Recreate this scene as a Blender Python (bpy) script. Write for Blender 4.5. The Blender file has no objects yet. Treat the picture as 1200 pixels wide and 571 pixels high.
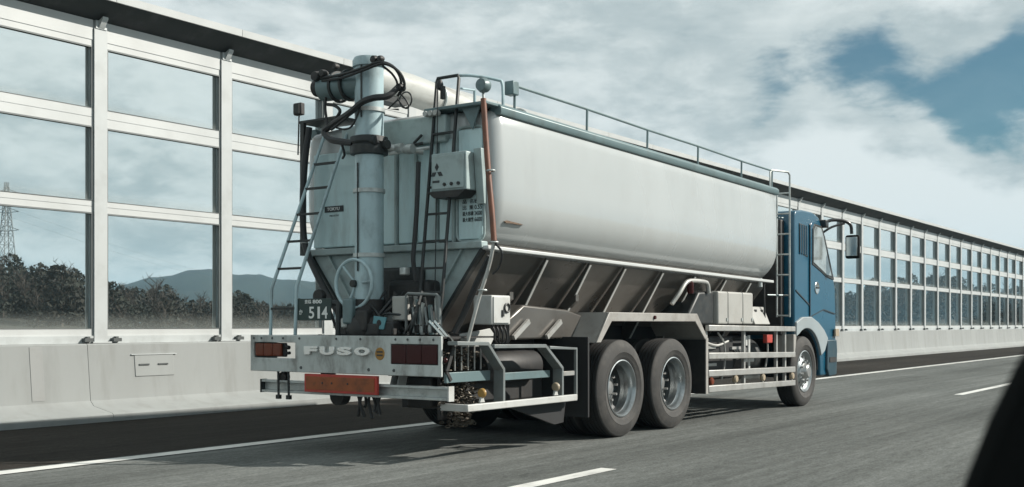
import bpy, bmesh, math, random
from mathutils import Vector, Matrix
R = math.radians
random.seed(7)
scene = bpy.context.scene
COL = scene.collection

# ------------------------------------------------------------------ camera
cam = bpy.data.cameras.new('camera')
cam_o = bpy.data.objects.new('camera', cam)
COL.objects.link(cam_o)
cam_o.location = (0, 0, 1.21)
cam_o.rotation_euler = (R(90), 0, R(-90 + 35.14))
cam.sensor_fit = 'HORIZONTAL'
cam.sensor_width = 36
cam.lens = 36 * 1300 / 1200
cam.shift_y = (380 - 285.5) / 1200
cam.clip_start = 0.05
cam.clip_end = 20000
cam.dof.use_dof = True
cam.dof.focus_distance = 12.0
cam.dof.aperture_fstop = 5.0
scene.camera = cam_o

# ------------------------------------------------------------------ sun and sky
SUN = Vector((0.80, -1.0, 0.84)).normalized()
sun_el = math.asin(SUN.z)
sun_rot = math.atan2(SUN.x, SUN.y)
sl = bpy.data.lights.new('sun', 'SUN')
sl.energy = 5.0
sl.angle = R(0.5)
sl.color = (1.0, 0.945, 0.86)
so = bpy.data.objects.new('sun', sl)
so.rotation_euler = (-SUN).to_track_quat('-Z', 'Y').to_euler()
so.location = (0, 0, 40)
COL.objects.link(so)

world = bpy.data.worlds.new('World')
scene.world = world
world.use_nodes = True


def build_sky():
    nt = world.node_tree
    nt.nodes.clear()
    N = nt.nodes.new
    L = nt.links.new

    def math_n(op, a, b=None, clamp=False):
        n = N('ShaderNodeMath'); n.operation = op; n.use_clamp = clamp
        for i, v in enumerate((a, b)):
            if v is None: continue
            if isinstance(v, (int, float)): n.inputs[i].default_value = v
            else: L(v, n.inputs[i])
        return n.outputs[0]

    def smooth(v, lo, hi):
        n = N('ShaderNodeMapRange'); n.interpolation_type = 'SMOOTHSTEP'
        L(v, n.inputs['Value']); n.inputs['From Min'].default_value = lo; n.inputs['From Max'].default_value = hi
        return n.outputs['Result']

    def mix(fac, a, b):
        n = N('ShaderNodeMix'); n.data_type = 'RGBA'
        L(fac, n.inputs[0])
        for i, v in ((6, a), (7, b)):
            if isinstance(v, tuple): n.inputs[i].default_value = (*v, 1)
            else: L(v, n.inputs[i])
        return n.outputs[2]
    out = N('ShaderNodeOutputWorld')
    bg = N('ShaderNodeBackground')
    sky = N('ShaderNodeTexSky'); sky.sky_type = 'NISHITA'; sky.sun_disc = False
    sky.sun_elevation = sun_el; sky.sun_rotation = sun_rot
    sky.air_density = 1.0; sky.dust_density = 1.5; sky.ozone_density = 1.5
    tc = N('ShaderNodeTexCoord')
    sep = N('ShaderNodeSeparateXYZ'); L(tc.outputs['Generated'], sep.inputs[0])
    # cloud deck seen in perspective: direction projected on a flat layer
    zz = math_n('ADD', math_n('MAXIMUM', sep.outputs[2], 0.0), 0.42)
    cx = math_n('DIVIDE', sep.outputs[0], zz)
    cy = math_n('DIVIDE', sep.outputs[1], zz)
    cmb = N('ShaderNodeCombineXYZ'); L(cx, cmb.inputs[0]); L(cy, cmb.inputs[1])
    L(math_n('MULTIPLY', sep.outputs[2], 3.0), cmb.inputs[2])

    def noise(scale, off, detail=6, rough=0.55, dist=0.0):
        mp = N('ShaderNodeMapping'); mp.inputs['Location'].default_value = off
        L(cmb.outputs[0], mp.inputs[0])
        n = N('ShaderNodeTexNoise'); n.inputs['Scale'].default_value = scale
        n.inputs['Detail'].default_value = detail; n.inputs['Roughness'].default_value = rough
        n.inputs['Distortion'].default_value = dist
        L(mp.outputs[0], n.inputs['Vector'])
        return n.outputs['Fac']
    n_det = noise(17.0, (5.3, 2.9, 7.7), 8, 0.6, 0.2)
    n_big = noise(1.3, (3.1, 1.7, 0.4), 7, 0.52, 0.25)
    n_mid = noise(3.4, (7.3, 2.2, 1.9), 8, 0.55, 0.15)
    n_fine = noise(7.0, (1.3, 9.2, 4.1), 10, 0.58, 0.3)

    def lobe(px_dir, width):
        d = N('ShaderNodeVectorMath'); d.operation = 'DOT_PRODUCT'
        nrm = N('ShaderNodeVectorMath'); nrm.operation = 'NORMALIZE'
        L(tc.outputs['Generated'], nrm.inputs[0]); L(nrm.outputs[0], d.inputs[0])
        d.inputs[1].default_value = Vector(px_dir).normalized()
        return smooth(d.outputs['Value'], math.cos(width), 1.0)
    # openings and thick places of the cloud deck in the quarter of the sky that is seen
    dens = math_n('ADD', math_n('MULTIPLY', n_big, 0.62), math_n('MULTIPLY', n_mid, 0.38))
    dens = math_n('ADD', dens, math_n('MULTIPLY', math_n('SUBTRACT', n_fine, 0.5), 0.42))
    dens = math_n('ADD', dens, math_n('MULTIPLY', math_n('SUBTRACT', n_det, 0.5), 0.20))
    for px_dir, w, amt in SKY_LOBES:
        dens = math_n('ADD', dens, math_n('MULTIPLY', lobe(px_dir, w), amt))
    cover = math_n('ADD', math_n('MULTIPLY', smooth(dens, 0.20, 0.42), 0.86), 0.14)
    lit = smooth(math_n('ADD', math_n('ADD', math_n('MULTIPLY', n_mid, 0.45), math_n('MULTIPLY', n_fine, 0.35)), math_n('MULTIPLY', n_det, 0.2)), 0.38, 0.62)
    thick = smooth(dens, 0.46, 0.70)
    cloud = mix(lit, (3.5, 4.15, 4.3), (5.2, 5.75, 5.75))
    cloud = mix(thick, cloud, (6.1, 6.6, 6.6))
    tint = N('ShaderNodeMix'); tint.data_type = 'RGBA'; tint.blend_type = 'MULTIPLY'
    tint.inputs[0].default_value = 1.0
    L(sky.outputs[0], tint.inputs[6]); tint.inputs[7].default_value = (0.17, 0.39, 0.43, 1)
    col = mix(cover, tint.outputs[2], cloud)
    L(col, bg.inputs['Color'])
    bg.inputs['Strength'].default_value = 0.1
    L(bg.outputs[0], out.inputs['Surface'])


SKY_LOBES = [
    ((1.030, 0.275, 0.208), 0.095, -0.26),      # blue opening
    ((1.085, 0.197, 0.192), 0.085, -0.30),
    ((0.970, 0.360, 0.218), 0.070, -0.14),
    ((1.0435, 0.255, 0.262), 0.055, 0.30),      # bright tower in the opening
    ((0.9948, 0.324, 0.150), 0.085, 0.26),      # heaped cloud over the barrier
    ((1.061, 0.2296, 0.128), 0.085, 0.22),
    ((0.78, 0.62, 0.20), 0.40, 0.08),
]
build_sky()

scene.view_settings.view_transform = 'Standard'
scene.view_settings.look = 'None'
scene.view_settings.exposure = 0.35
scene.view_settings.gamma = 1.0
scene.view_settings.use_curve_mapping = False
scene.render.engine = 'CYCLES'
scene.cycles.use_denoising = True
scene.cycles.max_bounces = 8
scene.cycles.transparent_max_bounces = 16
scene.cycles.volume_bounces = 0
scene.cycles.sample_clamp_indirect = 6.0


# ------------------------------------------------------------------ materials
def new_mat(name):
    m = bpy.data.materials.new(name)
    m.use_nodes = True
    return m, m.node_tree, m.node_tree.nodes['Principled BSDF']


def paint(name, col, rough=0.45, metal=0.0, var=0.12, scale=3.0, dirt=None, dirt_amt=0.0, dirt_scale=6.0,
          coat=0.0, bump=0.0, stretch=(1, 1, 1), spec=0.5):
    """procedural paint or metal: base colour with soft variation, patches of grime and fine relief"""
    m, nt, b = new_mat(name)
    N, L = nt.nodes.new, nt.links.new
    tc = N('ShaderNodeTexCoord')
    mp = N('ShaderNodeMapping'); mp.inputs['Scale'].default_value = stretch
    L(tc.outputs['Object'], mp.inputs[0])
    n1 = N('ShaderNodeTexNoise'); n1.inputs['Scale'].default_value = scale; n1.inputs['Detail'].default_value = 6
    L(mp.outputs[0], n1.inputs['Vector'])
    r1 = N('ShaderNodeMapRange'); L(n1.outputs['Fac'], r1.inputs['Value'])
    r1.inputs['From Min'].default_value = 0.3; r1.inputs['From Max'].default_value = 0.7
    r1.inputs['To Min'].default_value = 1 - var; r1.inputs['To Max'].default_value = 1 + var * 0.6
    mul = N('ShaderNodeMix'); mul.data_type = 'RGBA'; mul.blend_type = 'MULTIPLY'; mul.inputs[0].default_value = 1
    mul.inputs[6].default_value = (*col, 1)
    L(r1.outputs[0], mul.inputs[7])
    out = mul.outputs[2]
    if dirt:
        n2 = N('ShaderNodeTexNoise'); n2.inputs['Scale'].default_value = dirt_scale; n2.inputs['Detail'].default_value = 8
        n2.inputs['Roughness'].default_value = 0.65
        L(mp.outputs[0], n2.inputs['Vector'])
        r2 = N('ShaderNodeMapRange'); r2.interpolation_type = 'SMOOTHSTEP'
        L(n2.outputs['Fac'], r2.inputs['Value'])
        r2.inputs['From Min'].default_value = 0.45; r2.inputs['From Max'].default_value = 0.72
        r2.inputs['To Max'].default_value = dirt_amt
        mx = N('ShaderNodeMix'); mx.data_type = 'RGBA'
        L(r2.outputs[0], mx.inputs[0]); L(out, mx.inputs[6]); mx.inputs[7].default_value = (*dirt, 1)
        out = mx.outputs[2]
    L(out, b.inputs['Base Color'])
    rr = N('ShaderNodeMapRange'); L(n1.outputs['Fac'], rr.inputs['Value'])
    rr.inputs['To Min'].default_value = max(0.02, rough - 0.1); rr.inputs['To Max'].default_value = min(1, rough + 0.1)
    L(rr.outputs[0], b.inputs['Roughness'])
    b.inputs['Metallic'].default_value = metal
    b.inputs['Coat Weight'].default_value = coat
    b.inputs['Coat Roughness'].default_value = 0.08
    b.inputs['Specular IOR Level'].default_value = spec
    if bump:
        bp = N('ShaderNodeBump'); bp.inputs['Strength'].default_value = bump; bp.inputs['Distance'].default_value = 0.01
        n3 = N('ShaderNodeTexNoise'); n3.inputs['Scale'].default_value = scale * 12; n3.inputs['Detail'].default_value = 4
        L(tc.outputs['Object'], n3.inputs['Vector']); L(n3.outputs['Fac'], bp.inputs['Height'])
        L(bp.outputs[0], b.inputs['Normal'])
    return m


GR = (0.05, 0.042, 0.034)
M = {}
M['tank'] = paint('tank_paint', (0.42, 0.445, 0.445), 0.26, 0.10, 0.03, 0.8, (0.27, 0.26, 0.24), 0.12, 2.2, coat=0.6, stretch=(1.6, 1.6, 0.6))
M['tankshade'] = paint('tank_rear_shade_tint', (0.50, 0.66, 0.68), 0.35, 0.05, 0.06, 1.5, (0.2, 0.22, 0.21), 0.4, 3, coat=0.3, stretch=(2, 2, 0.5))  # tank paint again, with the teal of the shaded rear put into the colour
M['rearpaint'] = paint('rear_equipment_paint', (0.33, 0.41, 0.41), 0.42, 0.0, 0.10, 3, (0.16, 0.17, 0.16), 0.5, 5)
M['steel'] = paint('galvanised_steel', (0.47, 0.50, 0.49), 0.42, 0.45, 0.14, 6, GR, 0.4, 9)
M['colpaint'] = paint('column_paint', (0.38, 0.50, 0.53), 0.36, 0.1, 0.10, 3, (0.10, 0.11, 0.11), 0.55, 4, stretch=(1, 1, 0.5))
M['boom'] = paint('boom_paint', (0.42, 0.43, 0.41), 0.5, 0.0, 0.12, 3, (0.17, 0.155, 0.135), 0.75, 3, stretch=(0.6, 1.5, 1.5))
M['gutter'] = paint('gutter_paint', (0.13, 0.19, 0.20), 0.4, 0.1, 0.1, 3, GR, 0.3, 6)
M['chassis'] = paint('chassis_black', (0.018, 0.018, 0.018), 0.6, 0.0, 0.3, 5, (0.05, 0.045, 0.04), 0.5, 6)
M['blackmetal'] = paint('black_painted_metal', (0.022, 0.026, 0.027), 0.5, 0.2, 0.25, 6, (0.08, 0.075, 0.065), 0.4, 9)
M['rubber'] = paint('tyre_rubber', (0.038, 0.037, 0.035), 0.8, 0.0, 0.22, 4, (0.08, 0.075, 0.068), 0.6, 7, bump=0.25)
M['tread'] = paint('tread_rubber', (0.016, 0.016, 0.0155), 0.9, 0.0, 0.2, 4)
M['hose'] = paint('black_hose', (0.014, 0.015, 0.016), 0.5, 0.0, 0.2, 8)
M['brownhose'] = paint('brown_hose', (0.16, 0.062, 0.034), 0.55, 0.0, 0.25, 9, (0.05, 0.03, 0.02), 0.5, 10)
M['greypipe'] = paint('grey_pipe', (0.42, 0.42, 0.40), 0.4, 0.3, 0.15, 6)
M['rim'] = paint('wheel_rim_metal', (0.36, 0.39, 0.40), 0.32, 0.8, 0.2, 5, (0.12, 0.11, 0.10), 0.5, 6)
M['hub'] = paint('hub_metal', (0.45, 0.45, 0.44), 0.35, 0.7, 0.2, 8, GR, 0.4, 14)
M['fender'] = paint('fender_paint', (0.32, 0.31, 0.29), 0.45, 0.0, 0.12, 4, (0.16, 0.14, 0.12), 0.5, 5)
M['alu'] = paint('aluminium_rail', (0.38, 0.38, 0.365), 0.42, 0.35, 0.12, 5, (0.2, 0.18, 0.15), 0.45, 7)
M['frame'] = paint('frame_paint', (0.17, 0.19, 0.19), 0.4, 0.1, 0.12, 5, (0.1, 0.09, 0.08), 0.5, 8)
M['boxgrey'] = paint('locker_paint', (0.34, 0.34, 0.32), 0.5, 0.0, 0.08, 2, (0.25, 0.23, 0.2), 0.35, 5)
M['white'] = paint('white_metal', (0.46, 0.47, 0.455), 0.45, 0.0, 0.08, 4, (0.25, 0.23, 0.2), 0.4, 7)
M['cab'] = paint('teal_cab_paint', (0.002, 0.070, 0.125), 0.30, 0.0, 0.08, 2, (0.01, 0.05, 0.08), 0.25, 4, coat=0.35)
M['cabgrey'] = paint('cab_fender_plastic', (0.27, 0.315, 0.33), 0.5, 0.0, 0.08, 3, (0.3, 0.28, 0.25), 0.2, 5)
M['bumper'] = paint('bumper_paint', (0.012, 0.045, 0.065), 0.45, 0.0, 0.1, 3, (0.08, 0.08, 0.075), 0.4, 5)
M['chrome'] = paint('chrome', (0.72, 0.73, 0.72), 0.16, 1.0, 0.05, 5)
M['letter'] = paint('letter_chrome', (0.74, 0.74, 0.72), 0.28, 0.6, 0.05, 5)
M['amber'] = paint('amber_lens', (0.14, 0.030, 0.010), 0.35, 0.0, 0.12, 4, GR, 0.3, 6, spec=0.3)
M['redlens'] = paint('dark_red_lens', (0.040, 0.006, 0.006), 0.4, 0.0, 0.1, 3, spec=0.25)
M['red'] = paint('red_paint', (0.42, 0.045, 0.03), 0.5, 0.0, 0.15, 6, GR, 0.3, 8)
M['orangeboard'] = paint('marker_board_orange', (0.27, 0.075, 0.022), 0.6, 0.0, 0.22, 7, (0.07, 0.03, 0.015), 0.6, 8)
M['yellow'] = paint('yellow_lens', (0.34, 0.20, 0.05), 0.4, 0.0, 0.15, 12)
M['pale'] = paint('pale_reflector', (0.34, 0.28, 0.20), 0.4, 0.0, 0.1, 12)
M['plategreen'] = paint('plate_green', (0.012, 0.032, 0.028), 0.45, 0.0, 0.1, 5)
M['sticker'] = paint('sticker_ochre', (0.33, 0.17, 0.035), 0.6, 0.0, 0.2, 14)
M['ink'] = paint('print_ink', (0.03, 0.035, 0.037), 0.6, 0.0, 0.2, 14)
M['whiteink'] = paint('white_ink', (0.72, 0.74, 0.72), 0.6, 0.0, 0.05, 14)
M['teal'] = paint('teal_bracket', (0.10, 0.27, 0.31), 0.45, 0.0, 0.1, 6)
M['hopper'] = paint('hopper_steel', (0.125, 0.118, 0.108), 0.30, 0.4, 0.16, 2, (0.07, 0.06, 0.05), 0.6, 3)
M['linerubber'] = paint('mudflap_rubber', (0.012, 0.013, 0.014), 0.7, 0.0, 0.25, 5)
M['chain'] = paint('chain_steel', (0.10, 0.088, 0.07), 0.45, 0.6, 0.6, 25)
M['cabwindow'] = paint('cab_side_window', (0.30, 0.34, 0.34), 0.10, 0.0, 0.25, 3, (0.08, 0.09, 0.09), 0.6, 4, coat=1.0)  # pale base paints in sky reflection and the light seen through the glass
M['carpaint'] = paint('dark_car_paint', (0.012, 0.013, 0.014), 0.35, 0.0, 0.05, 3, coat=0.4)
M['mirrorblack'] = paint('mirror_housing', (0.005, 0.006, 0.006), 0.7, 0.0, 0.1, 8, spec=0.12)
# setting
M['concrete'] = paint('parapet_concrete', (0.265, 0.28, 0.275), 0.8, 0.0, 0.10, 0.7, (0.185, 0.19, 0.18), 0.5, 2.6, bump=0.15, stretch=(1.5, 1, 0.3))
M['jointgrey'] = paint('joint_cover_paint', (0.26, 0.27, 0.265), 0.7, 0.0, 0.12, 2, (0.18, 0.18, 0.17), 0.4, 4)
M['barwhite'] = paint('barrier_white_metal', (0.49, 0.51, 0.505), 0.42, 0.0, 0.05, 2, (0.40, 0.41, 0.40), 0.3, 3)
M['postgrey'] = paint('barrier_post_paint', (0.44, 0.465, 0.465), 0.45, 0.0, 0.06, 2, (0.30, 0.31, 0.30), 0.35, 3)
M['bargrey'] = paint('barrier_grey_metal', (0.46, 0.49, 0.49), 0.45, 0.1, 0.07, 2, (0.25, 0.26, 0.25), 0.35, 3)
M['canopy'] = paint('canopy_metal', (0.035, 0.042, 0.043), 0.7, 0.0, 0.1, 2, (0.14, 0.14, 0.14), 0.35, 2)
M['gasketshade'] = paint('pane_gasket_rubber', (0.15, 0.165, 0.165), 0.6, 0.0, 0.15, 6)  # dark tone stands for shadow of post and rail along the pane edges
M['anchor'] = paint('anchor_iron', (0.09, 0.10, 0.10), 0.55, 0.4, 0.2, 10)
M['bark'] = paint('bark', (0.065, 0.055, 0.046), 0.9, 0.0, 0.3, 1.5)
M['pylon'] = paint('pylon_steel', (0.16, 0.17, 0.17), 0.6, 0.2, 0.1, 1)


def glass_mat(name, tint, refl=0.6, rough=0.02, dust=0.06):
    m, nt, b = new_mat(name)
    N, L = nt.nodes.new, nt.links.new
    nt.nodes.remove(b)
    out = nt.nodes['Material Output']
    tr = N('ShaderNodeBsdfTransparent'); tr.inputs[0].default_value = (*tint, 1)
    gl = N('ShaderNodeBsdfGlossy'); gl.inputs['Roughness'].default_value = rough
    gl.inputs['Color'].default_value = (0.9, 0.95, 0.95, 1)
    fr = N('ShaderNodeFresnel'); fr.inputs[0].default_value = 1.45
    mu = N('ShaderNodeMath'); mu.operation = 'MULTIPLY'; L(fr.outputs[0], mu.inputs[0]); mu.inputs[1].default_value = refl
    mx = N('ShaderNodeMixShader'); L(mu.outputs[0], mx.inputs[0]); L(tr.outputs[0], mx.inputs[1]); L(gl.outputs[0], mx.inputs[2])
    df = N('ShaderNodeBsdfDiffuse'); df.inputs[0].default_value = (0.42, 0.44, 0.42, 1)
    tc = N('ShaderNodeTexCoord'); sp = N('ShaderNodeSeparateXYZ'); L(tc.outputs['Generated'], sp.inputs[0])
    # road dust gathers along the lower edge of a pane
    rg = N('ShaderNodeMapRange'); rg.interpolation_type = 'SMOOTHSTEP'; L(sp.outputs[2], rg.inputs['Value'])
    rg.inputs['From Min'].default_value = 0.16; rg.inputs['From Max'].default_value = 0.0
    rg.inputs['To Min'].default_value = dust; rg.inputs['To Max'].default_value = dust + 0.14
    ns = N('ShaderNodeTexNoise'); ns.inputs['Scale'].default_value = 1.7; ns.inputs['Detail'].default_value = 6
    L(tc.outputs['Object'], ns.inputs['Vector'])
    m2 = N('ShaderNodeMath'); m2.operation = 'MULTIPLY'; L(rg.outputs[0], m2.inputs[0])
    r2 = N('ShaderNodeMapRange'); L(ns.outputs['Fac'], r2.inputs['Value']); r2.inputs['To Min'].default_value = 0.5; r2.inputs['To Max'].default_value = 1.5
    L(r2.outputs[0], m2.inputs[1])
    mx2 = N('ShaderNodeMixShader'); L(m2.outputs[0], mx2.inputs[0]); L(mx.outputs[0], mx2.inputs[1]); L(df.outputs[0], mx2.inputs[2])
    L(mx2.outputs[0], out.inputs['Surface'])
    return m


M['pane'] = glass_mat('barrier_pane_glass', (0.945, 0.965, 0.96), 0.13, 0.03, 0.010)
M['carglass'] = glass_mat('vehicle_glass', (0.22, 0.28, 0.28), 0.9, 0.02, 0.01)


def asphalt(name, c0, c1, streak=0.32):
    m, nt, b = new_mat(name)
    N, L = nt.nodes.new, nt.links.new
    tc = N('ShaderNodeTexCoord')

    def noise(scale, st, det=5, rough=0.55):
        mp = N('ShaderNodeMapping'); mp.inputs['Scale'].default_value = st; L(tc.outputs['Object'], mp.inputs[0])
        n = N('ShaderNodeTexNoise'); n.inputs['Scale'].default_value = scale; n.inputs['Detail'].default_value = det
        n.inputs['Roughness'].default_value = rough
        L(mp.outputs[0], n.inputs['Vector']); return n.outputs['Fac']
    track = noise(1.1, (0.03, 1, 1), 5)
    fine_track = noise(7.0, (0.02, 1, 1), 6, 0.7)
    blot = noise(0.9, (0.5, 1, 1), 7, 0.65)
    patch = noise(0.5, (0.35, 1, 1), 6)
    grain = noise(55, (0.45, 1, 1), 4, 0.8)
    grain2 = noise(14, (0.35, 1, 1), 6, 0.75)

    def scaled(v, lo, hi, a, bb):
        r = N('ShaderNodeMapRange'); L(v, r.inputs['Value']); r.inputs['From Min'].default_value = lo; r.inputs['From Max'].default_value = hi
        r.inputs['To Min'].default_value = a; r.inputs['To Max'].default_value = bb; return r.outputs[0]

    def mul(a, bb):
        n = N('ShaderNodeMath'); n.operation = 'MULTIPLY'; L(a, n.inputs[0]); L(bb, n.inputs[1]); return n.outputs[0]
    k = mul(scaled(track, 0.3, 0.7, 1 - streak, 1 + streak), scaled(patch, 0.3, 0.7, 0.85, 1.15))
    k = mul(k, scaled(grain, 0.3, 0.7, 0.62, 1.38))
    k = mul(k, scaled(grain2, 0.3, 0.7, 0.74, 1.26))
    k = mul(k, scaled(fine_track, 0.3, 0.7, 0.82, 1.18))
    k = mul(k, scaled(blot, 0.58, 0.75, 1.0, 0.72))
    base = N('ShaderNodeMix'); base.data_type = 'RGBA'; L(patch, base.inputs[0])
    base.inputs[6].default_value = (*c0, 1); base.inputs[7].default_value = (*c1, 1)
    mx = N('ShaderNodeMix'); mx.data_type = 'RGBA'; mx.blend_type = 'MULTIPLY'; mx.inputs[0].default_value = 1
    L(base.outputs[2], mx.inputs[6]); L(k, mx.inputs[7])
    L(mx.outputs[2], b.inputs['Base Color'])
    b.inputs['Roughness'].default_value = 0.95
    b.inputs['Specular IOR Level'].default_value = 0.04
    bp = N('ShaderNodeBump'); bp.inputs['Strength'].default_value = 0.6; bp.inputs['Distance'].default_value = 0.008
    L(grain, bp.inputs['Height']); L(bp.outputs[0], b.inputs['Normal'])
    return m


M['asphalt'] = asphalt('lane_asphalt', (0.108, 0.115, 0.110), (0.128, 0.134, 0.128))
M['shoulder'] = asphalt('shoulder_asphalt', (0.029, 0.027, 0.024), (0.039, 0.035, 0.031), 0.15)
M['line'] = paint('road_line_paint', (0.62, 0.62, 0.59), 0.7, 0.0, 0.12, 2, (0.22, 0.22, 0.21), 0.55, 5, stretch=(0.3, 1, 1), bump=0.2)
M['soil'] = paint('field_soil', (0.075, 0.072, 0.05), 0.95, 0.0, 0.4, 0.03, (0.05, 0.065, 0.03), 0.7, 0.06)
M['hillmat'] = paint('wooded_slope', (0.030, 0.032, 0.024), 0.95, 0.0, 0.5, 0.25, (0.06, 0.05, 0.04), 0.7, 0.6)
M['mountain'] = paint('mountain_forest', (0.022, 0.032, 0.028), 0.95, 0.0, 0.5, 0.012, (0.04, 0.045, 0.035), 0.6, 0.03)


def leaf_mat(name, c0, c1):
    m, nt, b = new_mat(name)
    N, L = nt.nodes.new, nt.links.new
    g = N('ShaderNodeTexCoord'); n = N('ShaderNodeTexNoise'); n.inputs['Scale'].default_value = 0.35; n.inputs['Detail'].default_value = 5
    L(g.outputs['Object'], n.inputs['Vector'])
    mx = N('ShaderNodeMix'); mx.data_type = 'RGBA'
    r = N('ShaderNodeMapRange'); L(n.outputs['Fac'], r.inputs['Value']); r.inputs['From Min'].default_value = 0.35; r.inputs['From Max'].default_value = 0.65
    L(r.outputs[0], mx.inputs[0]); mx.inputs[6].default_value = (*c0, 1); mx.inputs[7].default_value = (*c1, 1)
    L(mx.outputs[2], b.inputs['Base Color']); b.inputs['Roughness'].default_value = 0.8
    return m


M['leaf'] = leaf_mat('wood_foliage', (0.015, 0.021, 0.014), (0.028, 0.026, 0.019))


# ------------------------------------------------------------------ mesh helpers
class MB:
    def __init__(self):
        self.v = []; self.f = []

    def add(self, vs, fs):
        o = len(self.v)
        self.v += [tuple(p) for p in vs]
        self.f += [tuple(i + o for i in f) for f in fs]
        return self

    def box(self, x0, x1, y0, y1, z0, z1):
        v = [(x0, y0, z0), (x1, y0, z0), (x1, y1, z0), (x0, y1, z0), (x0, y0, z1), (x1, y0, z1), (x1, y1, z1), (x0, y1, z1)]
        return self.add(v, [(3, 2, 1, 0), (4, 5, 6, 7), (0, 1, 5, 4), (1, 2, 6, 5), (2, 3, 7, 6), (3, 0, 4, 7)])

    def bar(self, p, q, w, d, up=(0, 0, 1)):
        """square bar from p to q, w across, d along up"""
        p, q = Vector(p), Vector(q); a = (q - p).normalized(); u = Vector(up)
        s = a.cross(u)
        if s.length < 1e-4: s = a.cross(Vector((1, 0, 0)))
        s.normalize(); u = s.cross(a).normalized()
        v = [c + s * (i * w / 2) + u * (j * d / 2) for c in (p, q) for i, j in ((-1, -1), (1, -1), (1, 1), (-1, 1))]
        return self.add(v, [(0, 1, 2, 3), (7, 6, 5, 4), (0, 4, 5, 1), (1, 5, 6, 2), (2, 6, 7, 3), (3, 7, 4, 0)])

    def tube(self, pts, r, n=8, cap=True, r2=None):
        pts = [Vector(p) for p in pts]; m = len(pts)
        rings = []; prev = None
        for i, p in enumerate(pts):
            t = (pts[min(i + 1, m - 1)] - pts[max(i - 1, 0)])
            t = t.normalized() if t.length > 1e-9 else Vector((0, 0, 1))
            if prev is None:
                s = t.cross(Vector((0, 0, 1)))
                if s.length < 1e-3: s = t.cross(Vector((1, 0, 0)))
            else:
                s = prev - t * prev.dot(t)
                if s.length < 1e-4: s = t.cross(Vector((1, 0, 0)))
            s.normalize(); prev = s; u = t.cross(s)
            rr = r if r2 is None else r + (r2 - r) * i / (m - 1)
            rings.append([p + (s * math.cos(2 * math.pi * k / n) + u * math.sin(2 * math.pi * k / n)) * rr for k in range(n)])
        vs = [q for g in rings for q in g]; fs = []
        for i in range(m - 1):
            for k in range(n):
                a, b = i * n + k, i * n + (k + 1) % n
                fs.append((a, b, b + n, a + n))
        if cap:
            fs.append(tuple(range(n - 1, -1, -1))); fs.append(tuple((m - 1) * n + k for k in range(n)))
        return self.add(vs, fs)

    def lathe(self, prof, c, axis='y', n=48, cap=False):
        """prof: list of (radius, offset along axis)"""
        vs = []; m = len(prof); c = Vector(c)
        for rad, o in prof:
            for k in range(n):
                a = 2 * math.pi * k / n; ca, sa = math.cos(a) * rad, math.sin(a) * rad
                vs.append(c + Vector({'y': (ca, o, sa), 'z': (ca, sa, o), 'x': (o, ca, sa)}[axis]))
        fs = []
        for i in range(m - 1):
            for k in range(n):
                a, b = i * n + k, i * n + (k + 1) % n
                fs.append((a, b, b + n, a + n))
        if cap:
            fs.append(tuple(range(n - 1, -1, -1))); fs.append(tuple((m - 1) * n + k for k in range(n)))
        return self.add(vs, fs)

    def prism(self, poly, lo, hi, axis='y'):
        """poly in the other two axes (x,z for y; y,z for x; x,y for z)"""
        def mk(a, b, t):
            return {'y': (a, t, b), 'x': (t, a, b), 'z': (a, b, t)}[axis]
        n = len(poly)
        vs = [mk(a, b, lo) for a, b in poly] + [mk(a, b, hi) for a, b in poly]
        fs = [tuple(range(n - 1, -1, -1)), tuple(range(n, 2 * n))]
        for k in range(n):
            fs.append((k, (k + 1) % n, n + (k + 1) % n, n + k))
        return self.add(vs, fs)

    def loft(self, rings, cap=True):
        n = len(rings[0]); vs = [p for g in rings for p in g]; fs = []
        for i in range(len(rings) - 1):
            for k in range(n):
                a, b = i * n + k, i * n + (k + 1) % n
                fs.append((a, b, b + n, a + n))
        if cap:
            fs.append(tuple(range(n - 1, -1, -1))); fs.append(tuple((len(rings) - 1) * n + k for k in range(n)))
        return self.add(vs, fs)

    def torus(self, c, Rr, r, axis='x', n=40, m=8, arc=1.0):
        c = Vector(c); pts = []
        for k in range(n + (0 if arc == 1.0 else 1)):
            a = 2 * math.pi * arc * k / n; ca, sa = Rr * math.cos(a), Rr * math.sin(a)
            pts.append(c + Vector({'x': (0, ca, sa), 'y': (ca, 0, sa), 'z': (ca, sa, 0)}[axis]))
        if arc == 1.0:
            pts.append(pts[0])
        return self.tube(pts, r, m, cap=(arc != 1.0))

    def mesh(self, name, org=(0, 0, 0), smooth=True):
        me = bpy.data.meshes.new(name)
        o = Vector(org)
        me.from_pydata([tuple(Vector(p) - o) for p in self.v], [], self.f)
        bm = bmesh.new(); bm.from_mesh(me)
        bmesh.ops.recalc_face_normals(bm, faces=bm.faces)
        bm.to_mesh(me); bm.free()
        if smooth:
            me.shade_smooth(); me.set_sharp_from_angle(angle=R(38))
        return me

    def build(self, name, mat, parent=None, bev=0.0, smooth=True, label=None, kind=None, seg=2):
        org = parent.matrix_world.translation if parent else Vector((0, 0, 0))
        if parent is not None and 'org' in parent: org = Vector(parent['org'])
        me = self.mesh(name, org, smooth)
        return link(name, me, mat, parent, bev, label, kind, seg)


def link(name, me, mat, parent=None, bev=0.0, label=None, kind=None, seg=2):
    o = bpy.data.objects.new(name, me)
    COL.objects.link(o)
    if not me.materials: me.materials.append(M[mat])
    if parent: o.parent = parent
    if bev:
        b = o.modifiers.new('bevel', 'BEVEL'); b.width = bev; b.segments = seg; b.limit_method = 'ANGLE'; b.angle_limit = R(40)
    if label: o['label'] = label
    if kind: o['kind'] = kind
    return o


ORG = {}


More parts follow.
